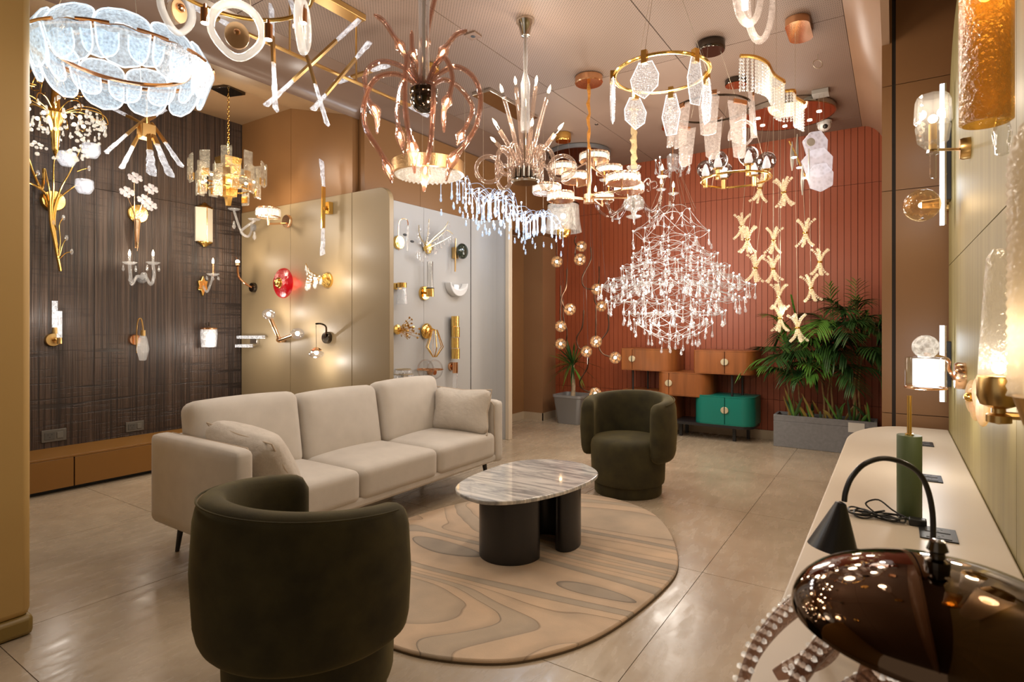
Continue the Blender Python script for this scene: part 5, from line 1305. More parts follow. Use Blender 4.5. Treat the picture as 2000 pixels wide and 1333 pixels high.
MB().tube([c+Vector((0,.0,.03)), c+Vector((-.015,0,.06)), c+Vector((-.05,0,.08))], .004, 5).build('feather', COPPER, t); lamp(t, c+Vector((0,-.05,.05)), 1.6, WARM, .02)
t, L, k = sconce('crystal_arm_sconce', 'colourless glass arm wall lamp half behind the gold plate chandelier', 497, 445, 'cream', G2)
plate(t, .035, .03, CRYS)
for (x, y) in ((457,412), (497,432)):
    e = L(x, y, .22); MB().tube(crom([Vector((0,-.02,0)), L(485,462,.12), L(471,452,.18), e], 6), .012, 8).build('arm', CRYS, t, 60)
    MB().lathe([(.006,0),(.045,.008),(.06,.02),(.03,.012),(0,.01)], 10, T(e)).build('drip_pan', CRYS, t, 0); inst('crystal_drop', DROP, t, e+Vector((0,0,-.10)), (0,0,0), 2.0)
# -- pale niche
t, L, k = sconce('copper_arch_sconce', 'copper arch wall lamp with small black leaves in the niche', 777, 474, 'niche', G3)
plate(t, .065, .03, HGOLD)
MB().tube(crom([L(779,489,.06), L(779,440,.06), L(785,428,.08), L(795,430,.10), L(797,440,.11)], 6), .005, 7).build('arch', COPPER, t)
MB().tube([L(797,440,.11), L(796,470,.11), L(796,492,.11)], .012, 7).build('crystal_drop_chain', CRYS, t, 0)
for (x, y, s_) in ((791,459,-1),(805,472,1)): MB().sphere(L(x, y, .13), .02, 10, 6, (1.4,.3,.6), None).build('leaf', BLACK, t)
t, L, k = sconce('gold_antler_sconce', 'gold antler branch wall lamp dripping with clear crystals in the niche', 832, 484, 'niche', G3)
MB().sphere((0,-.03,0), .065, 9, 6, (1,.6,1)).build('back_plate', HGOLD, t, 0); R.seed(9)
for q in (((832,480),(850,462),(868,446),(876,432)), ((832,480),(858,462),(872,450),(885,458)), ((832,478),(836,455),(838,428)), ((832,480),(820,462),(818,440)), ((834,486),(850,478),(866,470),(880,462))):
    c = crom([L(x, y, .05+.035*i) for i, (x, y) in enumerate(q)], 5); MB().tube(c, [.008-.005*i/len(c) for i in range(len(c))], 6).build('branch', metal('pale_gold', (.80,.68,.42), .3), t)
    for j in range(3, len(c), 2): inst('crystal_drop', DROP, t, c[j]+Vector((R.uniform(-.02,.02), 0, -.01)), (0,0,0), R.uniform(1.2,2.2))
for i in range(10): inst('crystal_drop', DROP, t, L(R.uniform(812,850), R.uniform(480,505), .08), (0,0,0), R.uniform(1,1.8))
t, L, k = sconce('green_disc_sconce', 'slim brass rod wall lamp with dark green glass disc in the niche', 886, 495, 'niche', G3)
MB().box((-.035,-.04,-.06), (.035,0,.06)).build('back_plate', BRASS, t, 30, .004); MB().rod(L(890,466,.07), L(889,531,.07), .008).build('rod', BRASS, t)
MB().sphere(L(903,491,.10), .085, 22, 14, (1,.55,1)).build('green_disc', pm('dark_green_glass', (.02,.03,.02), .08, coat=.6), t)
t, L, k = sconce('gold_cup_sconce', 'gold wall lamp with a frosted dotted glass tumbler in the niche', 772, 560, 'niche', G3)
MB().box((-.04,-.05,-.03), (.04,0,.03)).build('back_plate', GOLD, t, 30, .004); c = L(785, 560, .10); MB().rod(Vector((0,-.03,0)), c, .014).build('arm', GOLD, t)
MB().lathe([(0,.035),(.045,.035),(.045,-.01),(0,-.01)], 20, T(c)).build('cap', GOLD, t, 30)
DOTG = glass('dotted_glass', (.92,.92,.92), 1.6, .1, .03, (1,1,1), bump=.8, bs=60, opac=.22)
MB().lathe([(.042,-.01),(.055,-.14),(.056,-.165),(.05,-.165),(.036,-.01)], 20, T(c)).build('tumbler', DOTG, t, 60)
t, L, k = sconce('tube_cup_sconce', 'round gold wall lamp holding an upright clear glass tube in the niche', 827, 573, 'niche', G3)
plate(t, .07, .03, GOLD); c = L(840, 570, .10); MB().lathe([(0,-.05),(.04,-.05),(.04,.03),(0,.03)], 20, T(c)).build('cup', GOLD, t, 30); MB().rod((0,-.03,0), c, .012).build('arm', GOLD, t)
MB().lathe([(.032,.03),(.033,.30),(.030,.30),(.029,.03)], 20, T(c)).build('glass_tube', CLEAR, t, 60); MB().torus(c+Vector((0,0,.033)), .038, .006, 20, 6).build('black_ring', BLACK, t)
t, L, k = sconce('white_crescent_sconce', 'white crescent bowl wall lamp in the niche under the green disc lamp', 886, 566, 'niche', G3)
WPL = pm('white_plaster', (.70,.69,.68), .5)
cr = []
for i in range(17): a = PI+PI*i/16; cr.append((.15*math.cos(a), .145*math.sin(a)))
for i in range(17): a = 2*PI-PI*i/16; cr.append((.135*math.cos(a), .075*math.sin(a)))
MB().prism(cr, .0, .085, T((0,0,.07)) @ OUT).build('bowl', WPL, t, 40, .01, 3)
MB().box((-.04,-.04,-.02), (.04,0,.05)).build('bracket', WPL, t); lamp(t, (0,-.06,.03), .10, WARM, .02)
t, L, k = sconce('gold_petal_burst_sconce', 'wall lamp bursting with small gold discs on wires in the niche', 772, 644, 'niche', G3)
MB().sphere((0,-.03,0), .05, 9, 6, (1,.6,1)).build('back_plate', HGOLD, t, 0); R.seed(17)
for i in range(44):
    c = L(R.gauss(797,10), R.gauss(645,12), R.uniform(.06,.22)); s = MB().rod((0,-.03,0), c, .0015, None, 4).build('wire', GOLD, t)
    MB().lathe([(0,0),(.011,.001),(.012,.003),(0,.004)], 7, T(c) @ Rx(R.uniform(0,3)) @ Ry(R.uniform(0,3))).build('disc', metal('burnished_gold', (.62,.38,.13), .25), s)
t, L, k = sconce('gold_cage_sconce', 'gold diamond cage wall lamp around crystal strands in the niche', 830, 647, 'niche', G3)
MB().sphere((0,-.025,0), .08, 18, 10, (1,.45,1)).build('back_plate', GOLD, t); c = L(849, 645, .13); MB().tube([Vector((0,-.04,.04)), L(838,640,.10), c], .008).build('arm', GOLD, t)
for a in [2*PI*i/6 for i in range(6)]:
    h = Vector((math.cos(a), math.sin(a)*.8, 0)); MB().tube([c, c+h*.03, c+h*.10+Vector((0,0,-.17)), c+h*.02+Vector((0,0,-.27))], .005, 6).build('cage_bar', GOLD, t)
MB().lathe([(0,-.01),(.03,-.05),(.04,-.15),(.02,-.22),(0,-.25)], 8, T(c)).build('crystal_core', CRYS, t, 0)
t, L, k = sconce('gold_bark_sconce', 'tall hammered gold half tube wall lamp in the niche', 884, 640, 'niche', G3)
MB().box((-.03,-.03,-.10), (.03,0,.10)).build('back_plate', GOLD, t, 30, .003)
for i in range(4):
    y0, y1 = 618+i*21, 618+(i+1)*21-1; a, b_ = L(889+(i % 2)*.8, y0, .07), L(889+(i % 2)*.8, y1, .07); MB().rod(a, b_, .043+.003*(i % 2), None, 14).build('bark_segment', HGOLD, t)
t, L, k = sconce('crystal_tier_sconce', 'tiered clear crystal basket wall lamp behind the sofa back in the niche', 788, 740, 'niche', G3)
for i, (y, w_) in enumerate(((722,.07),(731,.085),(740,.09),(750,.085))):
    c = L(788, y, .08); b = MB().torus(c, w_, .005, 24, 6).build('tier_ring', pm('pale_gold_ring', (.6,.5,.35), .35, .7), t)
    for j in range(14): a = 2*PI*j/14; inst('crystal_drop', DROP, b, c+Vector((w_*math.cos(a), w_*math.sin(a), 0)), (0,0,a), 1.1)
MB().box((-.03,-.03,-.05), (.03,0,.06)).build('back_plate', NICKEL, t)
t, L, k = sconce('double_bubble_sconce', 'pair of large clear glass bubbles with copper bands in the niche', 838, 727, 'niche', G3)
for (x, y) in ((831,722),(849,722)):
    c = L(x, y, .10); MB().sphere(c, .085, 20, 12, (1,1,1.2)).build('bubble', glass('thin_clear_bubble', (.97,.97,.97), 1.18), t); MB().torus(c-Vector((0,0,.0)), .084, .006, 26, 6).build('band', COPPER, t)
plate(t, .03, .08, COPPER)
t, L, k = sconce('copper_crystal_sconce', 'copper cylinder wall lamp with hanging crystal prism in the niche', 880, 716, 'niche', G3)
plate(t, .045, .03, COPPER); MB().rod(L(889,708,.08), L(889,729,.08), .030, None, 14).build('cylinder', COPPER, t); MB().rod((0,-.02,0), L(889,716,.08), .01).build('arm', COPPER, t)
a = L(889,729,.08); MB().lathe([(.025,0),(.03,-.1),(.026,-.16),(0,-.175)], 6, T(a)).build('prism', CRYS, t, 0)
# -- green wall (right)
t, L, k = sconce('amber_cylinder_sconce', 'large amber textured glass cylinder lamp hanging on the green wall', 1985, 60, 'green', G4)
AMB = glass('amber_crackle_glass', (.86,.62,.24), 1.55, .1, .035, (1,.55,.10), bump=1.0, bs=70, opac=.28, ocol=(.46,.28,.06))
c = P(1926, 108, 1.42); ct_ = Vector((-(c.y-t.location.y), -(WALLS['green'][1]-c.x), c.z-t.location.z))
MB().lathe([(.054,.20),(.054,-.165),(.047,-.17),(.047,.20)], 36, T(ct_)).build('amber_shade', AMB, t, 60)
MB().lathe([(0,.17),(.064,.17),(.064,.24),(0,.24)], 30, T(ct_)).build('cap', BRASS, t, 30); MB().rod(ct_+Vector((0,0,.20)), Vector((ct_.x,0,ct_.z+.20)), .02, None, 14).build('arm', BRASS, t)
MB().lathe([(0,-.165),(.012,-.16),(.02,-.20),(.014,-.25),(0,-.255)], 14, T(ct_+Vector((0,.03,0)))).build('bulb_tip', CLEAR, t)
inst('bulb', BALL, t, ct_+Vector((0,0,.15)), (0,0,0), .016); lamp(t, ct_+Vector((0,0,.15)), .6, (1,.70,.38), .03)
def G(px, py, d, t):
    p = P(px, py, d); return Vector((-(p.y-t.location.y), -(.268-p.x), p.z-t.location.z))
t, L, k = sconce('cut_cup_sconce', 'brass arm wall lamp with clear cut glass cup shade on the green wall', 1895, 289, 'green', G4)
plate(t, .045, .035, BRASS); c = G(1822, 293, 2.22, t); MB().tube([Vector((0,-.03,0)), c+Vector((0,0,.0))], .006, 8).build('arm', BRASS, t)
MB().lathe([(.02,.0),(.05,.03),(.058,.09),(.054,.10),(.062,.11),(.058,.19),(.05,.21),(.046,.20),(.052,.11),(.04,.03),(0,.012)], 8, T(c)).build('glass_cup', glass('cut_clear_glass', (.96,.95,.93), 1.6, .02, .02, (1,.9,.75), opac=.03), t, 0)
MB().rod(c, c+Vector((0,0,.10)), .014, None, 12).build('candle', BRASS, t); inst('bulb', BALL, t, c+Vector((0,0,.12)), (0,0,0), .016)
MB().lathe([(0,0),(.02,0),(.022,-.015),(.012,-.02),(.012,-.11),(0,-.112)], 10, T(c)).build('stem', CLEAR, t, 0); lamp(t, c+Vector((0,0,.16)), 1.2, WARM, .02)
def led_bar(label, y0, y1, by0, by1):
    t, L, k = sconce('led_bar_sconce', label, 1857, (by0+by1)/2, 'green', G4)
    a, b_ = G(1840, y1, 3.05, t), G(1840, y0, 3.05, t); p0, p1 = L(1857, by1, .0), L(1857, by0, .0)
    MB().box((-.05,-.045,p0.z), (.05,0,p1.z)).build('bracket_box', BLACKS, t, 30, .003)
    MB().bar(a, b_, .026, .026, .02).build('light_bar', glow('led_bar_white', (.95,.92,1.0), 1.8), t, 0); MB().bar(a+Vector((0,.014,0)), b_+Vector((0,.014,0)), .03, .03, .008).build('bar_back', NICKEL, t)
    z = (p0.z+p1.z)/2
    for zz in (p0.z*.6, p1.z*.6): MB().rod(Vector((0,-.04,zz)), Vector((a.x, a.y+.015, zz)), .006).build('pin', NICKEL, t)
    for q in (.25, .75): lamp(t, a.lerp(b_, q)+Vector((0,-.05,0)), .5, COOL, .06)
led_bar('long upright white light bar with black bracket high on the green wall', 165, 440, 212, 392)
led_bar('short upright white light bar with black bracket low on the green wall', 636, 785, 667, 755)
t, L, k = sconce('amber_globe_sconce', 'amber dimpled glass globe wall lamp between the two light bars', 1853, 402, 'green', G4)
c = G(1800, 401, 2.85, t); plate(t, .03, .02, BRASS); MB().tube([Vector((0,-.01,0)), c+Vector((0,.0,0))], .008).build('arm', BRASS, t)
MB().sphere(c, .080, 16, 10).build('globe', glass('amber_globe', (.85,.68,.45), 1.6, .02, .03, (1,.7,.35), bump=.3, bs=12), t); MB().rod(c, c+Vector((.0,.07,0)), .02, .026, 12).build('socket', BRASS, t); inst('bulb', BALL, t, c, (0,0,0), .014); lamp(t, c+Vector((0,-.02,-.01)), 1.0, WARM, .02)
t, L, k = sconce('crystal_ball_sconce', 'curved gold wall lamp with crystal ball above a lit clear cylinder', 1886, 735, 'green', G4)
plate(t, .06, .04, ROSE); c = G(1808, 728, 2.35, t)
MB().tube(crom([Vector((0,-.04,-.02)), Vector((0,-.06,.03)), Vector((c.x*.4,-.075,.08)), c+Vector((0,0,.075))], 6), .008, 8).build('arm', ROSE, t)
MB().lathe([(0,-.062),(.062,-.062),(.070,-.06),(.070,.06),(.062,.062),(0,.062)], 28, T(c)).build('clear_cylinder', CLEAR, t, 30); MB().lathe([(0,-.055),(.045,-.055),(.045,.055),(0,.055)], 22, T(c)).build('light_core', glow('white_core', (1,.97,.93), 1.0), t, 30)
MB().torus(c-Vector((0,0,.062)), .070, .004, 28, 6).build('base_ring', COPPER, t)
MB().sphere(c+Vector((0,0,.105)), .048, 16, 10).build('crystal_ball', CRYSL, t, 0); lamp(t, c+Vector((0,-.02,-.12)), 1.3, NEUT, .03)
t, L, k = sconce('gold_leaf_sconce', 'small gold wall lamp with paired textured glass leaves on the green wall', 1922, 778, 'green', G4)
plate(t, .03, .03, GOLD); LFA = glass('amber_leaf', (.9,.62,.25), 1.6, .1, .08, (1,.7,.3), bump=1, bs=50, opac=.3, evar=.7)
for (px, py, d_) in ((1898,775,1.72),(1912,768,1.66),(1906,790,1.70),(1920,800,1.62)):
    c = G(px, py, d_, t); MB().sphere(c, .05, 10, 8, (.16,.35,1.0)).build('leaf', LFA, t, 0)
MB().sphere(G(1893,776,1.7,t), .014, 10, 8).build('finial', GOLD, t); MB().rod((0,-.02,0), G(1893,776,1.7,t), .006).build('arm', GOLD, t); lamp(t, G(1890,770,1.6,t), .6, WARM, .02)
t, L, k = sconce('tapered_glass_sconce', 'tall tapered clear seeded glass lamp on a brass cup on the green wall', 1990, 800, 'green', G4)
c = G(1951, 738, 1.22, t); SEED = glass('seeded_glass', (.90,.84,.74), 1.6, .05, .05, (1,.85,.6), bump=.9, bs=70, opac=.08)
MB().lathe([(.036,0),(.034,.05),(.027,.18),(.021,.255),(.012,.272),(0,.276)], 24, T(c)).build('glass_taper', SEED, t, 60)
MB().lathe([(0,.004),(.036,.004),(.038,0),(.038,-.04),(.032,-.058),(.012,-.066),(.012,-.075),(.022,-.08),(.022,-.095),(0,-.1)], 24, T(c)).build('brass_cup', BRASS, t, 40); MB().rod(c+Vector((0,0,-.08)), Vector((c.x,0,c.z-.08)), .008).build('arm', BRASS, t)
inst('bulb', BALL, t, c+Vector((0,0,.02)), (0,0,0), .012); lamp(t, c+Vector((0,0,.03)), .6, WARM, .02)
t, L, k = sconce('beaded_shade_sconce', 'tall cream beaded glass shade lamp at the picture edge on the green wall', 1996, 520, 'green', G4)
c = G(2044, 500, .97, t); BEADG = glass('cream_ribbed_glass', (.88,.80,.68), 1.5, .15, .04, (1,.70,.36), bump=1, bs=90, opac=.4, ocol=(.72,.62,.48))
pr = []
for i in range(61): z = -.24+.48*i/60; pr.append((.050*(1-.5*max(0,(z-.15)/.09)**2)+.0022*math.sin(i*PI), z)); 
for i in range(0, 61, 2): pr[i] = (pr[i][0]+.003, pr[i][1])
MB().lathe(pr, 40, T(c)).build('beaded_shade', BEADG, t, 60); MB().lathe([(0,-.24),(.045,-.24),(.03,-.29),(0,-.295)], 24, T(c)).build('base_cup', BRASS, t, 30); MB().rod(c+Vector((0,0,-.27)), Vector((c.x,0,c.z-.27)), .01).build('arm', BRASS, t)
inst('bulb', BALL, t, c+Vector((0,0,-.12)), (0,0,0), .02); lamp(t, c+Vector((0,0,-.14)), .5, WARM, .03)
# ================================================================== PLANTS
def leaf_mat(name, c0, c1, rough=.4):
    m, t, b, o = nt(name); L_ = t.links.new
    g = nd(t, 'ShaderNodeNewGeometry')
    n = nd(t, 'ShaderNodeTexNoise', Scale=6, Detail=3); L_(g.outputs['Position'], n.inputs['Vector'])
    r = ramp(t, n.outputs[0], [(.3, c0), (.7, c1)]); L_(r.outputs[0], b.inputs['Base Color']); b.inputs['Roughness'].default_value = rough
    return m
LEAF = leaf_mat('palm_leaf', (.008, .032, .008), (.040, .110, .022))
LEAFL = leaf_mat('fresh_palm_leaf', (.05, .15, .02), (.12, .28, .04))
LEAFY = leaf_mat('yellowing_leaf', (.20, .13, .02), (.34, .26, .05))
CANE = pm('palm_cane', (.30, .20, .09), .6, var=.3, vs=20)
LIM = [99.0, 99.0]      # leaves stop short of the walls (local x, y)
def leaflet(mb, p, d, up, L_, w_, droop):
    """one folded strap leaf"""
    d = Vector(d).normalized(); sd = d.cross(Vector(up)); sd = sd.normalized() if sd.length > 1e-4 else Vector((1,0,0)); nn = sd.cross(d)
    pts = []; k = 4
    for i in range(k+1):
        t = i/k; c = Vector(p)+d*(L_*t)+Vector((0,0,-droop*L_*t*t)); ww = w_*(math.sin(PI*min(1, .12+t*.88))**.7)*(1 if i < k else .05)
        pts.append((c-sd*ww, c+nn*ww*.45*-1, c+sd*ww))
    vs_ = [q for a in pts for q in a]; fs = []
    vs_ = [Vector((min(q.x, LIM[0]), min(q.y, LIM[1]), q.z)) for q in vs_]
    for i in range(k): fs += [(3*i,3*i+1,3*i+4,3*i+3),(3*i+1,3*i+2,3*i+5,3*i+4)]
    mb.add(vs_, fs)
def frond(parent, p, az, rise, L_, droop, n=15, lw=.011, ll=.2, mat=None):
    p = Vector(p); h = Vector((math.cos(az), math.sin(az), 0)); mb = MB(); pts = []
    for i in range(13):
        t = i/12; pts.append(p+h*(L_*t*math.cos(rise)*(1-.12*t))+Vector((0,0,L_*t*math.sin(rise)-droop*L_*t*t))); pts[-1].x = min(pts[-1].x, LIM[0]); pts[-1].y = min(pts[-1].y, LIM[1])
    mb.tube(pts, [.005*(1-.75*i/12) for i in range(13)], 5)
    side = Vector((-h.y, h.x, 0))
    for i in range(n):
        t = .28+.72*i/(n-1); x = t*12; k = min(11, int(x)); c = pts[k].lerp(pts[k+1], x-k); tg = (pts[k+1]-pts[k]).normalized()
        le = ll*(.55+.6*math.sin(PI*min(1,.15+.75*(t-.2))))*(1-.35*(t > .9))
        for sg in (-1, 1):
            if R.random() < .06: continue
            dd = tg*(.55+.5*t)+side*sg*(1.0-.35*t)+Vector((0,0,.12))
            leaflet(mb, c, dd, (0,0,1), le*R.uniform(.85,1.1), lw, R.uniform(.25,.55))
    mb.build('frond', mat or LEAF, parent, 60)
CONC = pm('grey_planter_composite', (.20, .20, .205), .7, var=.12, vs=30, bump=.3, bs=140)
SOIL = pm('potting_soil', (.03, .02, .012), .95, bump=.8, bs=60, bd=.01)
pt = thing('planter', 'long grey rectangular planter trough against the terracotta wall', 'planter', (-.595, 6.745, 0))
mb = MB().box((-.465, -.145, 0), (.465, .145, .27))
for (lo, hi) in (((-.465,-.145,.27),(.465,-.118,.335)), ((-.465,.118,.27),(.465,.145,.335)), ((-.465,-.118,.27),(-.438,.118,.335)), ((.438,-.118,.27),(.465,.118,.335))): mb.box(lo, hi)
mb.build('trough', CONC, pt, 30, .004)
MB().box((-.437, -.117, .268), (.437, .117, .305)).build('soil', SOIL, pt)
MB().box((.22, -.148, .22), (.36, -.1445, .315)).build('tag', pm('paper_tag', (.7,.68,.62), .7), pt)
def palm(label, x, y, hts, seed, nf, lean=0, spread=1.0, mats=(LEAF,)):
    R.seed(seed); LIM[:] = [-.085-x, 6.93-y]
    t = thing('potted_palm', label, 'plant', (x, y, .305), 0, 'palms in the grey planter')
    for (hx, hy, hz) in hts:
        mb = MB(); top = Vector((hx*.6, hy*.6, hz))
        pts = [Vector((hx*.4, hy*.4, -.03)).lerp(top, i/6)+Vector((.012*math.sin(i*1.3+hx*9), .01*math.cos(i*1.7), 0)) for i in range(7)]
        mb.tube(pts, [.011-.0006*i for i in range(7)], 7).build('cane', CANE, t)
        for k in range(nf):
            az = 2*PI*k/nf+R.uniform(-.4,.4)
            if math.sin(az) > .55: az = -az                       # the wall is behind: leaves lean into the room
            frond(t, pts[-1]-Vector((0,0,.05*k/nf)), az, R.uniform(.25,1.1), R.uniform(.42,.62)*spread, R.uniform(.35,.75), 15, .0085, .20, mats[k % len(mats)])
        frond(t, pts[-1], R.uniform(PI,2*PI), 1.38, .45*spread, .12, 9, .010, .17, LEAFL)
palm('palm with long arching fronds at the cabinet end of the planter', -.86, 6.73, [(-.15,-.04,.60),(.06,.02,.82),(-.05,0,.42)], 3, 7, 0, 1.12, (LEAF, LEAFL, LEAF))
palm('palm with dense dark fronds in the middle of the planter', -.58, 6.72, [(-.05,-.03,.66),(.12,.02,.95),(.05,.0,.48)], 5, 7, 0, 1.1, (LEAF, LEAF, LEAFL))
palm('tallest palm with fresh upright spear at the pillar end of the planter', -.34, 6.74, [(.05,-.03,.70),(.0,.02,1.02),(.12,.0,.85)], 9, 7, 0, 1.0, (LEAF, LEAF))
LIM[:] = [.45, .20]
R.seed(12)
ug = thing('leafy_undergrowth', 'low strappy yellow and green shoots sprouting from the planter soil', 'plant', (-.60, 6.68, .305))
for i in range(34):
    mb = MB(); x = R.uniform(-.40,.42); hgt = R.uniform(.12,.36)
    leaflet(mb, (x, R.uniform(-.07,.10), -.01), (R.uniform(-.5,.5), R.uniform(-.35,.1), 1), (0,1,0), hgt, R.uniform(.008,.016), R.uniform(.0,.4))
    mb.build('blade', (LEAFY if i % 3 == 0 else (LEAFL if i % 3 == 1 else LEAF)), ug, 60)
# ---- square pot with a young yucca
PLAST = pm('grey_plastic_pot', (.235, .235, .235), .45)
pot = thing('plant_pot', 'tapered grey square plastic pot beside the terracotta wall', 'pot', (-3.50, 6.70, 0))
def rsq(h, r, n=5):
    o = []
    for (cx, cy_, a) in ((h-r, h-r, 0), (-(h-r), h-r, PI/2), (-(h-r), -(h-r), PI), (h-r, -(h-r), 1.5*PI)):
        o += [(cx+r*math.cos(a+PI/2*i/n), cy_+r*math.sin(a+PI/2*i/n)) for i in range(n+1)]
    return o
mb = MB(); rings = [rsq(.15,.04), rsq(.155,.04), rsq(.195,.045), rsq(.205,.045), rsq(.205,.045), rsq(.185,.04), rsq(.18,.04)]
zs = (0, .01, .335, .345, .375, .375, .33); n = len(rings[0]); vs_ = []; fs = []
for rr, z in zip(rings, zs): vs_ += [(x, y, z) for x, y in rr]
for i in range(len(rings)-1):
    for j in range(n): fs.append((i*n+j, i*n+(j+1) % n, (i+1)*n+(j+1) % n, (i+1)*n+j))
fs.append(tuple(reversed(range(n)))); fs.append(tuple((len(rings)-1)*n+j for j in range(n)))
mb.add(vs_, fs).build('shell', PLAST, pot, 40)
LIM[:] = [99.0, .22]
R.seed(21)
yu = thing('yucca_plant', 'young yucca with one pale trunk and spiky leaf crown in square pot', 'plant', (-3.50, 6.70, .33))
MB().tube([(0,0,-.02),(.012,0,.15),(-.008,.005,.30),(.0,0,.44)], [.030,.026,.024,.022], 10).build('trunk', pm('yucca_trunk', (.48,.37,.24), .8, var=.25, vs=25), yu)
for i in range(46):
    a = R.uniform(0, 2*PI); el = R.uniform(-.55, 1.35); mb = MB()
    if math.sin(a) > .5: a = -a
    leaflet(mb, (0,0,.42+R.uniform(-.02,.05)), (math.cos(a)*math.cos(el), math.sin(a)*math.cos(el), math.sin(el)), (math.sin(a)*.3, math.cos(a)*.3, 1), R.uniform(.28,.46), .009, .12 if el > .3 else .35)
    mb.build('leaf', LEAF if i % 4 else LEAFL, yu, 60)
# ---- small plant peeping over the counter end
LIM[:] = [99.0, .03]
R.seed(4)
sp = thing('small_plant', 'small green leafy plant peeping over the far end of the white counter', 'plant', (.00, 4.215, .0))
MB().lathe([(0,0),(.018,0),(.022,.30),(.02,.58),(0,.58)], 12).build('stem', CANE, sp)
for i in range(12):
    a = 2*PI*i/12+.3; mb = MB()
    if math.sin(a) > 0.2: a = -a
    leaflet(mb, (0,0,.58), (math.cos(a)*.8, math.sin(a)*.12, .5+.5*R.random()), (0,0,1), R.uniform(.07,.11), .010, .3)
    mb.build('leaf', LEAFL, sp, 60)
# ================================================================== COUNTER AND TABLE LAMPS
CT = .68
WHITEC = pm('ivory_solid_surface', (.66,.56,.44), .35, var=.02, vs=3)
pl_ = [(-.211,.25),(.266,.25),(.266,4.18)]
pl_ += [(-.211+.30-.30*math.sin(PI/2*i/14)*1.0-.0, 4.18-.62+.62*math.cos(PI/2*i/14)) for i in range(15)]
ctr = thing('display_counter', 'long ivory counter with a rounded far corner along the green wall', 'counter', (0,0,0))
MB().prism(pl_, CT-.04, CT).build('worktop', WHITEC, ctr, 35, .006, 3)
MB().prism([(min(.264, x+.02), y-.02 if y > 1 else y+.02) for x, y in pl_], 0, CT-.04).build('body', WHITEC, ctr, 35)
def cpt(px, py, z=CT): return onZ(px, py, z)
# ---- counter sockets
def cs(label, px, py):
    p = cpt(px, py); t = thing('counter_socket', label, 'socket', p, 0, 'black counter sockets')
    MB().box((-.045,-.06,0), (.045,.06,.004)).build('plate', BLACK, t, 20, .001)
    for y in (-.028, .028):
        f = MB().box((-.03,y-.022,.004), (.03,y+.022,.0055)).build('socket_face', pm('dark_grey_face', (.06,.06,.06), .5), t)
        for (dx, dy) in ((-.01,.006),(.01,.006),(0,-.009)): MB().rod((dx, y+dy, .0055), (dx, y+dy, .0062), .003, None, 8).build('pin_hole', BLACK, f)
cs('black socket plate in the counter by the coiled cable', 1832, 1045)
cs('black socket plate in the counter just behind the green cylinder lamp', 1813, 935)
cs('small black socket plate near the far end of the counter', 1802, 868)
# ---- green cylinder lamp
p = cpt(1776, 1012); t = thing('cylinder_table_lamp', 'sage green cylinder table lamp topped by a slim brass rod on the counter', 'table lamp', p)
MB().lathe([(0,0),(.033,0),(.034,.002),(.034,.262),(.033,.264),(0,.264)], 36).build('cylinder', pm('sage_green_metal', (.085,.115,.045), .5), t, 30)
MB().rod((0,0,.262), (0,0,.39), .0065, None, 14).build('rod', GOLD, t); MB().lathe([(0,.264),(.012,.264),(.012,.269),(0,.269)], 16).build('collar', GOLD, t)
# ---- coiled black cable with plug
p = cpt(1752, 1020); t = thing('coiled_cable', 'coiled black power cable with plug lying on the counter', 'cable', p)
pts = []
for i in range(70):
    a = 2*PI*i/17.0; pts.append((-.055+.055*math.sin(a)*1.4*(1 if (i//17) % 2 else .8), .02*math.sin(2*a)+.01*math.cos(i), .006+.0035*(i//17)+.003*math.sin(a*2)))
MB().tube(crom([Vector(q) for q in pts], 2), .0028, 6).build('coil', BLACK, t)
MB().tube(crom([Vector(q) for q in ((-.06,.03,.01),(-.085,.05,.03),(-.05,.06,.045),(-.01,.05,.02),(.03,.02,.01),(.05,.0,.012))], 5), .0028, 6).build('loose_end', BLACK, t)
MB().box((.03,-.02,.0), (.075,.012,.022)).build('plug', BLACK, t, 30, .004)
# ---- black arch lamp with cone
bx = cpt(1822, 1150); t = thing('arch_cone_lamp', 'black arched table lamp with a small cone shade on the counter', 'table lamp', bx); db = dep(bx)
A = lambda px, py, dd=db: P(px, py, dd)-bx
MB().lathe([(0,0),(.06,0),(.062,.004),(.062,.012),(.055,.016),(0,.016)], 32).build('base', BLACKS, t, 30)
MB().tube(crom([Vector((0,0,.012)), A(1822,1080), A(1821,1000), A(1805,940), A(1775,910), A(1730,896), A(1690,906), A(1664,932), A(1652,960), A(1649,980)], 6), .006, 10).build('arch', BLACKS, t)
c = A(1634, 1030); ax = (A(1649,975)-A(1634,1062)).normalized()
MB().lathe([(.004,.060),(.011,.058),(.054,-.052),(.052,-.052),(.009,.054),(.0,.056)], 36, T(c) @ zto(ax)).build('cone_shade', BLACKS, t, 40)
# ---- smoked mirror dome lamp
dx, dy = .05, .975
t = thing('dome_table_lamp', 'dark smoked mirror glass dome table lamp in front on the counter', 'table lamp', (dx, dy, CT))
DOME = pm('smoked_mirror_glass', (.10,.06,.035), .03, 1.0)
pr = [(.180,.205)]+[(.180*math.cos(PI/2*i/16), .207+.080*math.sin(PI/2*i/16)) for i in range(17)]
pr = pr[:-1]+[(0,.287)]
MB().lathe(pr+[], 64).build('dome', DOME, t, 60)
MB().lathe([(.174,.206),(.12,.258),(0,.274)], 48).build('dome_lining', BLACKS, t, 60)
MB().lathe([(0,.284),(.015,.284),(.015,.296),(.009,.299),(.009,.307),(.013,.31),(.009,.322),(0,.324)], 20).build('finial', GUN, t, 30)
MB().rod((0,0,.01), (0,0,.27), .010, None, 14).build('stem', NICKEL, t); MB().lathe([(0,0),(.075,0),(.077,.004),(.077,.010),(.02,.018),(0,.018)], 32).build('base', GUN, t, 30)
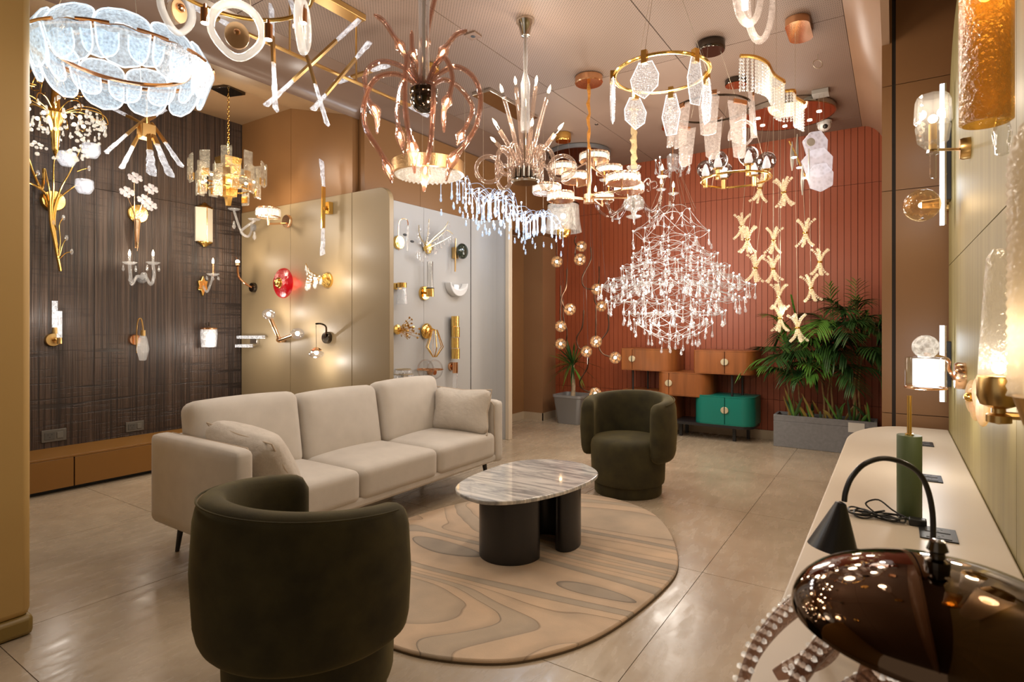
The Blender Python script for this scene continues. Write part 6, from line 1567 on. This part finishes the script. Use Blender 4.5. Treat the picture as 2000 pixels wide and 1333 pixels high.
# ---- smoked crystal knot bowl below the dome
t = thing('crystal_knot_lamp', 'smoked glass ribbon lamp studded with rows of crystals at the counter edge', 'table lamp', (-.075, 1.03, CT))
KN = glass('smoked_brown_ribbon', (.62,.48,.40), 1.6, .05, bump=.6, bs=60, opac=.22, ocol=(.28,.17,.12))
STUD = MB().lathe([(0,.006),(.005,.002),(.006,-.002),(0,-.006)], 6).mesh('stud', CRYSL, 0)
kb = Vector((-.075, 1.03, CT))
for q in (((-.205,.90,.69),(-.19,1.0,.76),(-.15,1.1,.80),(-.11,1.18,.80),(-.05,1.22,.76),(0,1.2,.695)), ((-.15,.92,.69),(-.11,1.0,.77),(-.06,1.07,.81),(-.01,1.1,.79),(.03,1.08,.695)),
    ((-.13,.88,.69),(-.07,.95,.75),(0,1.0,.775),(.05,.98,.695)), ((-.02,.84,.69),(.03,.89,.74),(.08,.90,.74),(.12,.88,.69)), ((-.17,1.08,.69),(-.11,1.10,.73),(-.09,1.16,.74),(-.12,1.24,.69))):
    c = crom([Vector(v)-kb for v in q], 7); n_ = len(c); b = MB().tube(c, [.010+.012*math.sin(PI*i/(n_-1)) for i in range(n_)], 10, flat=.55).build('ribbon', KN, t, 60)
    for i in range(2, n_-2):
        tg = (c[i+1]-c[i-1]).normalized(); sd = tg.cross(Vector((0,0,1))).normalized()
        for s_ in (-1, 0, 1): inst('stud', STUD, b, c[i]+sd*s_*.009+Vector((0,0,.007+.006*math.sin(PI*i/(n_-1)))), (0,0,i), .9)
for k, (x, y, yw) in enumerate(((.05,-.10,.4),(.20,.07,1.2))):
    m_ = T((x, y, .004)) @ Rz(yw)
    MB().add([m_ @ Vector(q) for q in ((-.03,0,0),(.03,0,0),(.045,.01,.05),(.02,.02,.11),(0,.025,.14),(-.03,.01,.06),(-.03,.006,0),(.03,.006,0),(.045,.016,.05),(.02,.026,.11),(0,.031,.14),(-.03,.016,.06))], [(0,1,2,3,4,5),(11,10,9,8,7,6),(0,6,7,1),(1,7,8,2),(2,8,9,3),(3,9,10,4),(4,10,11,5),(5,11,6,0)]).build('glass_petal', KN, t, 60)
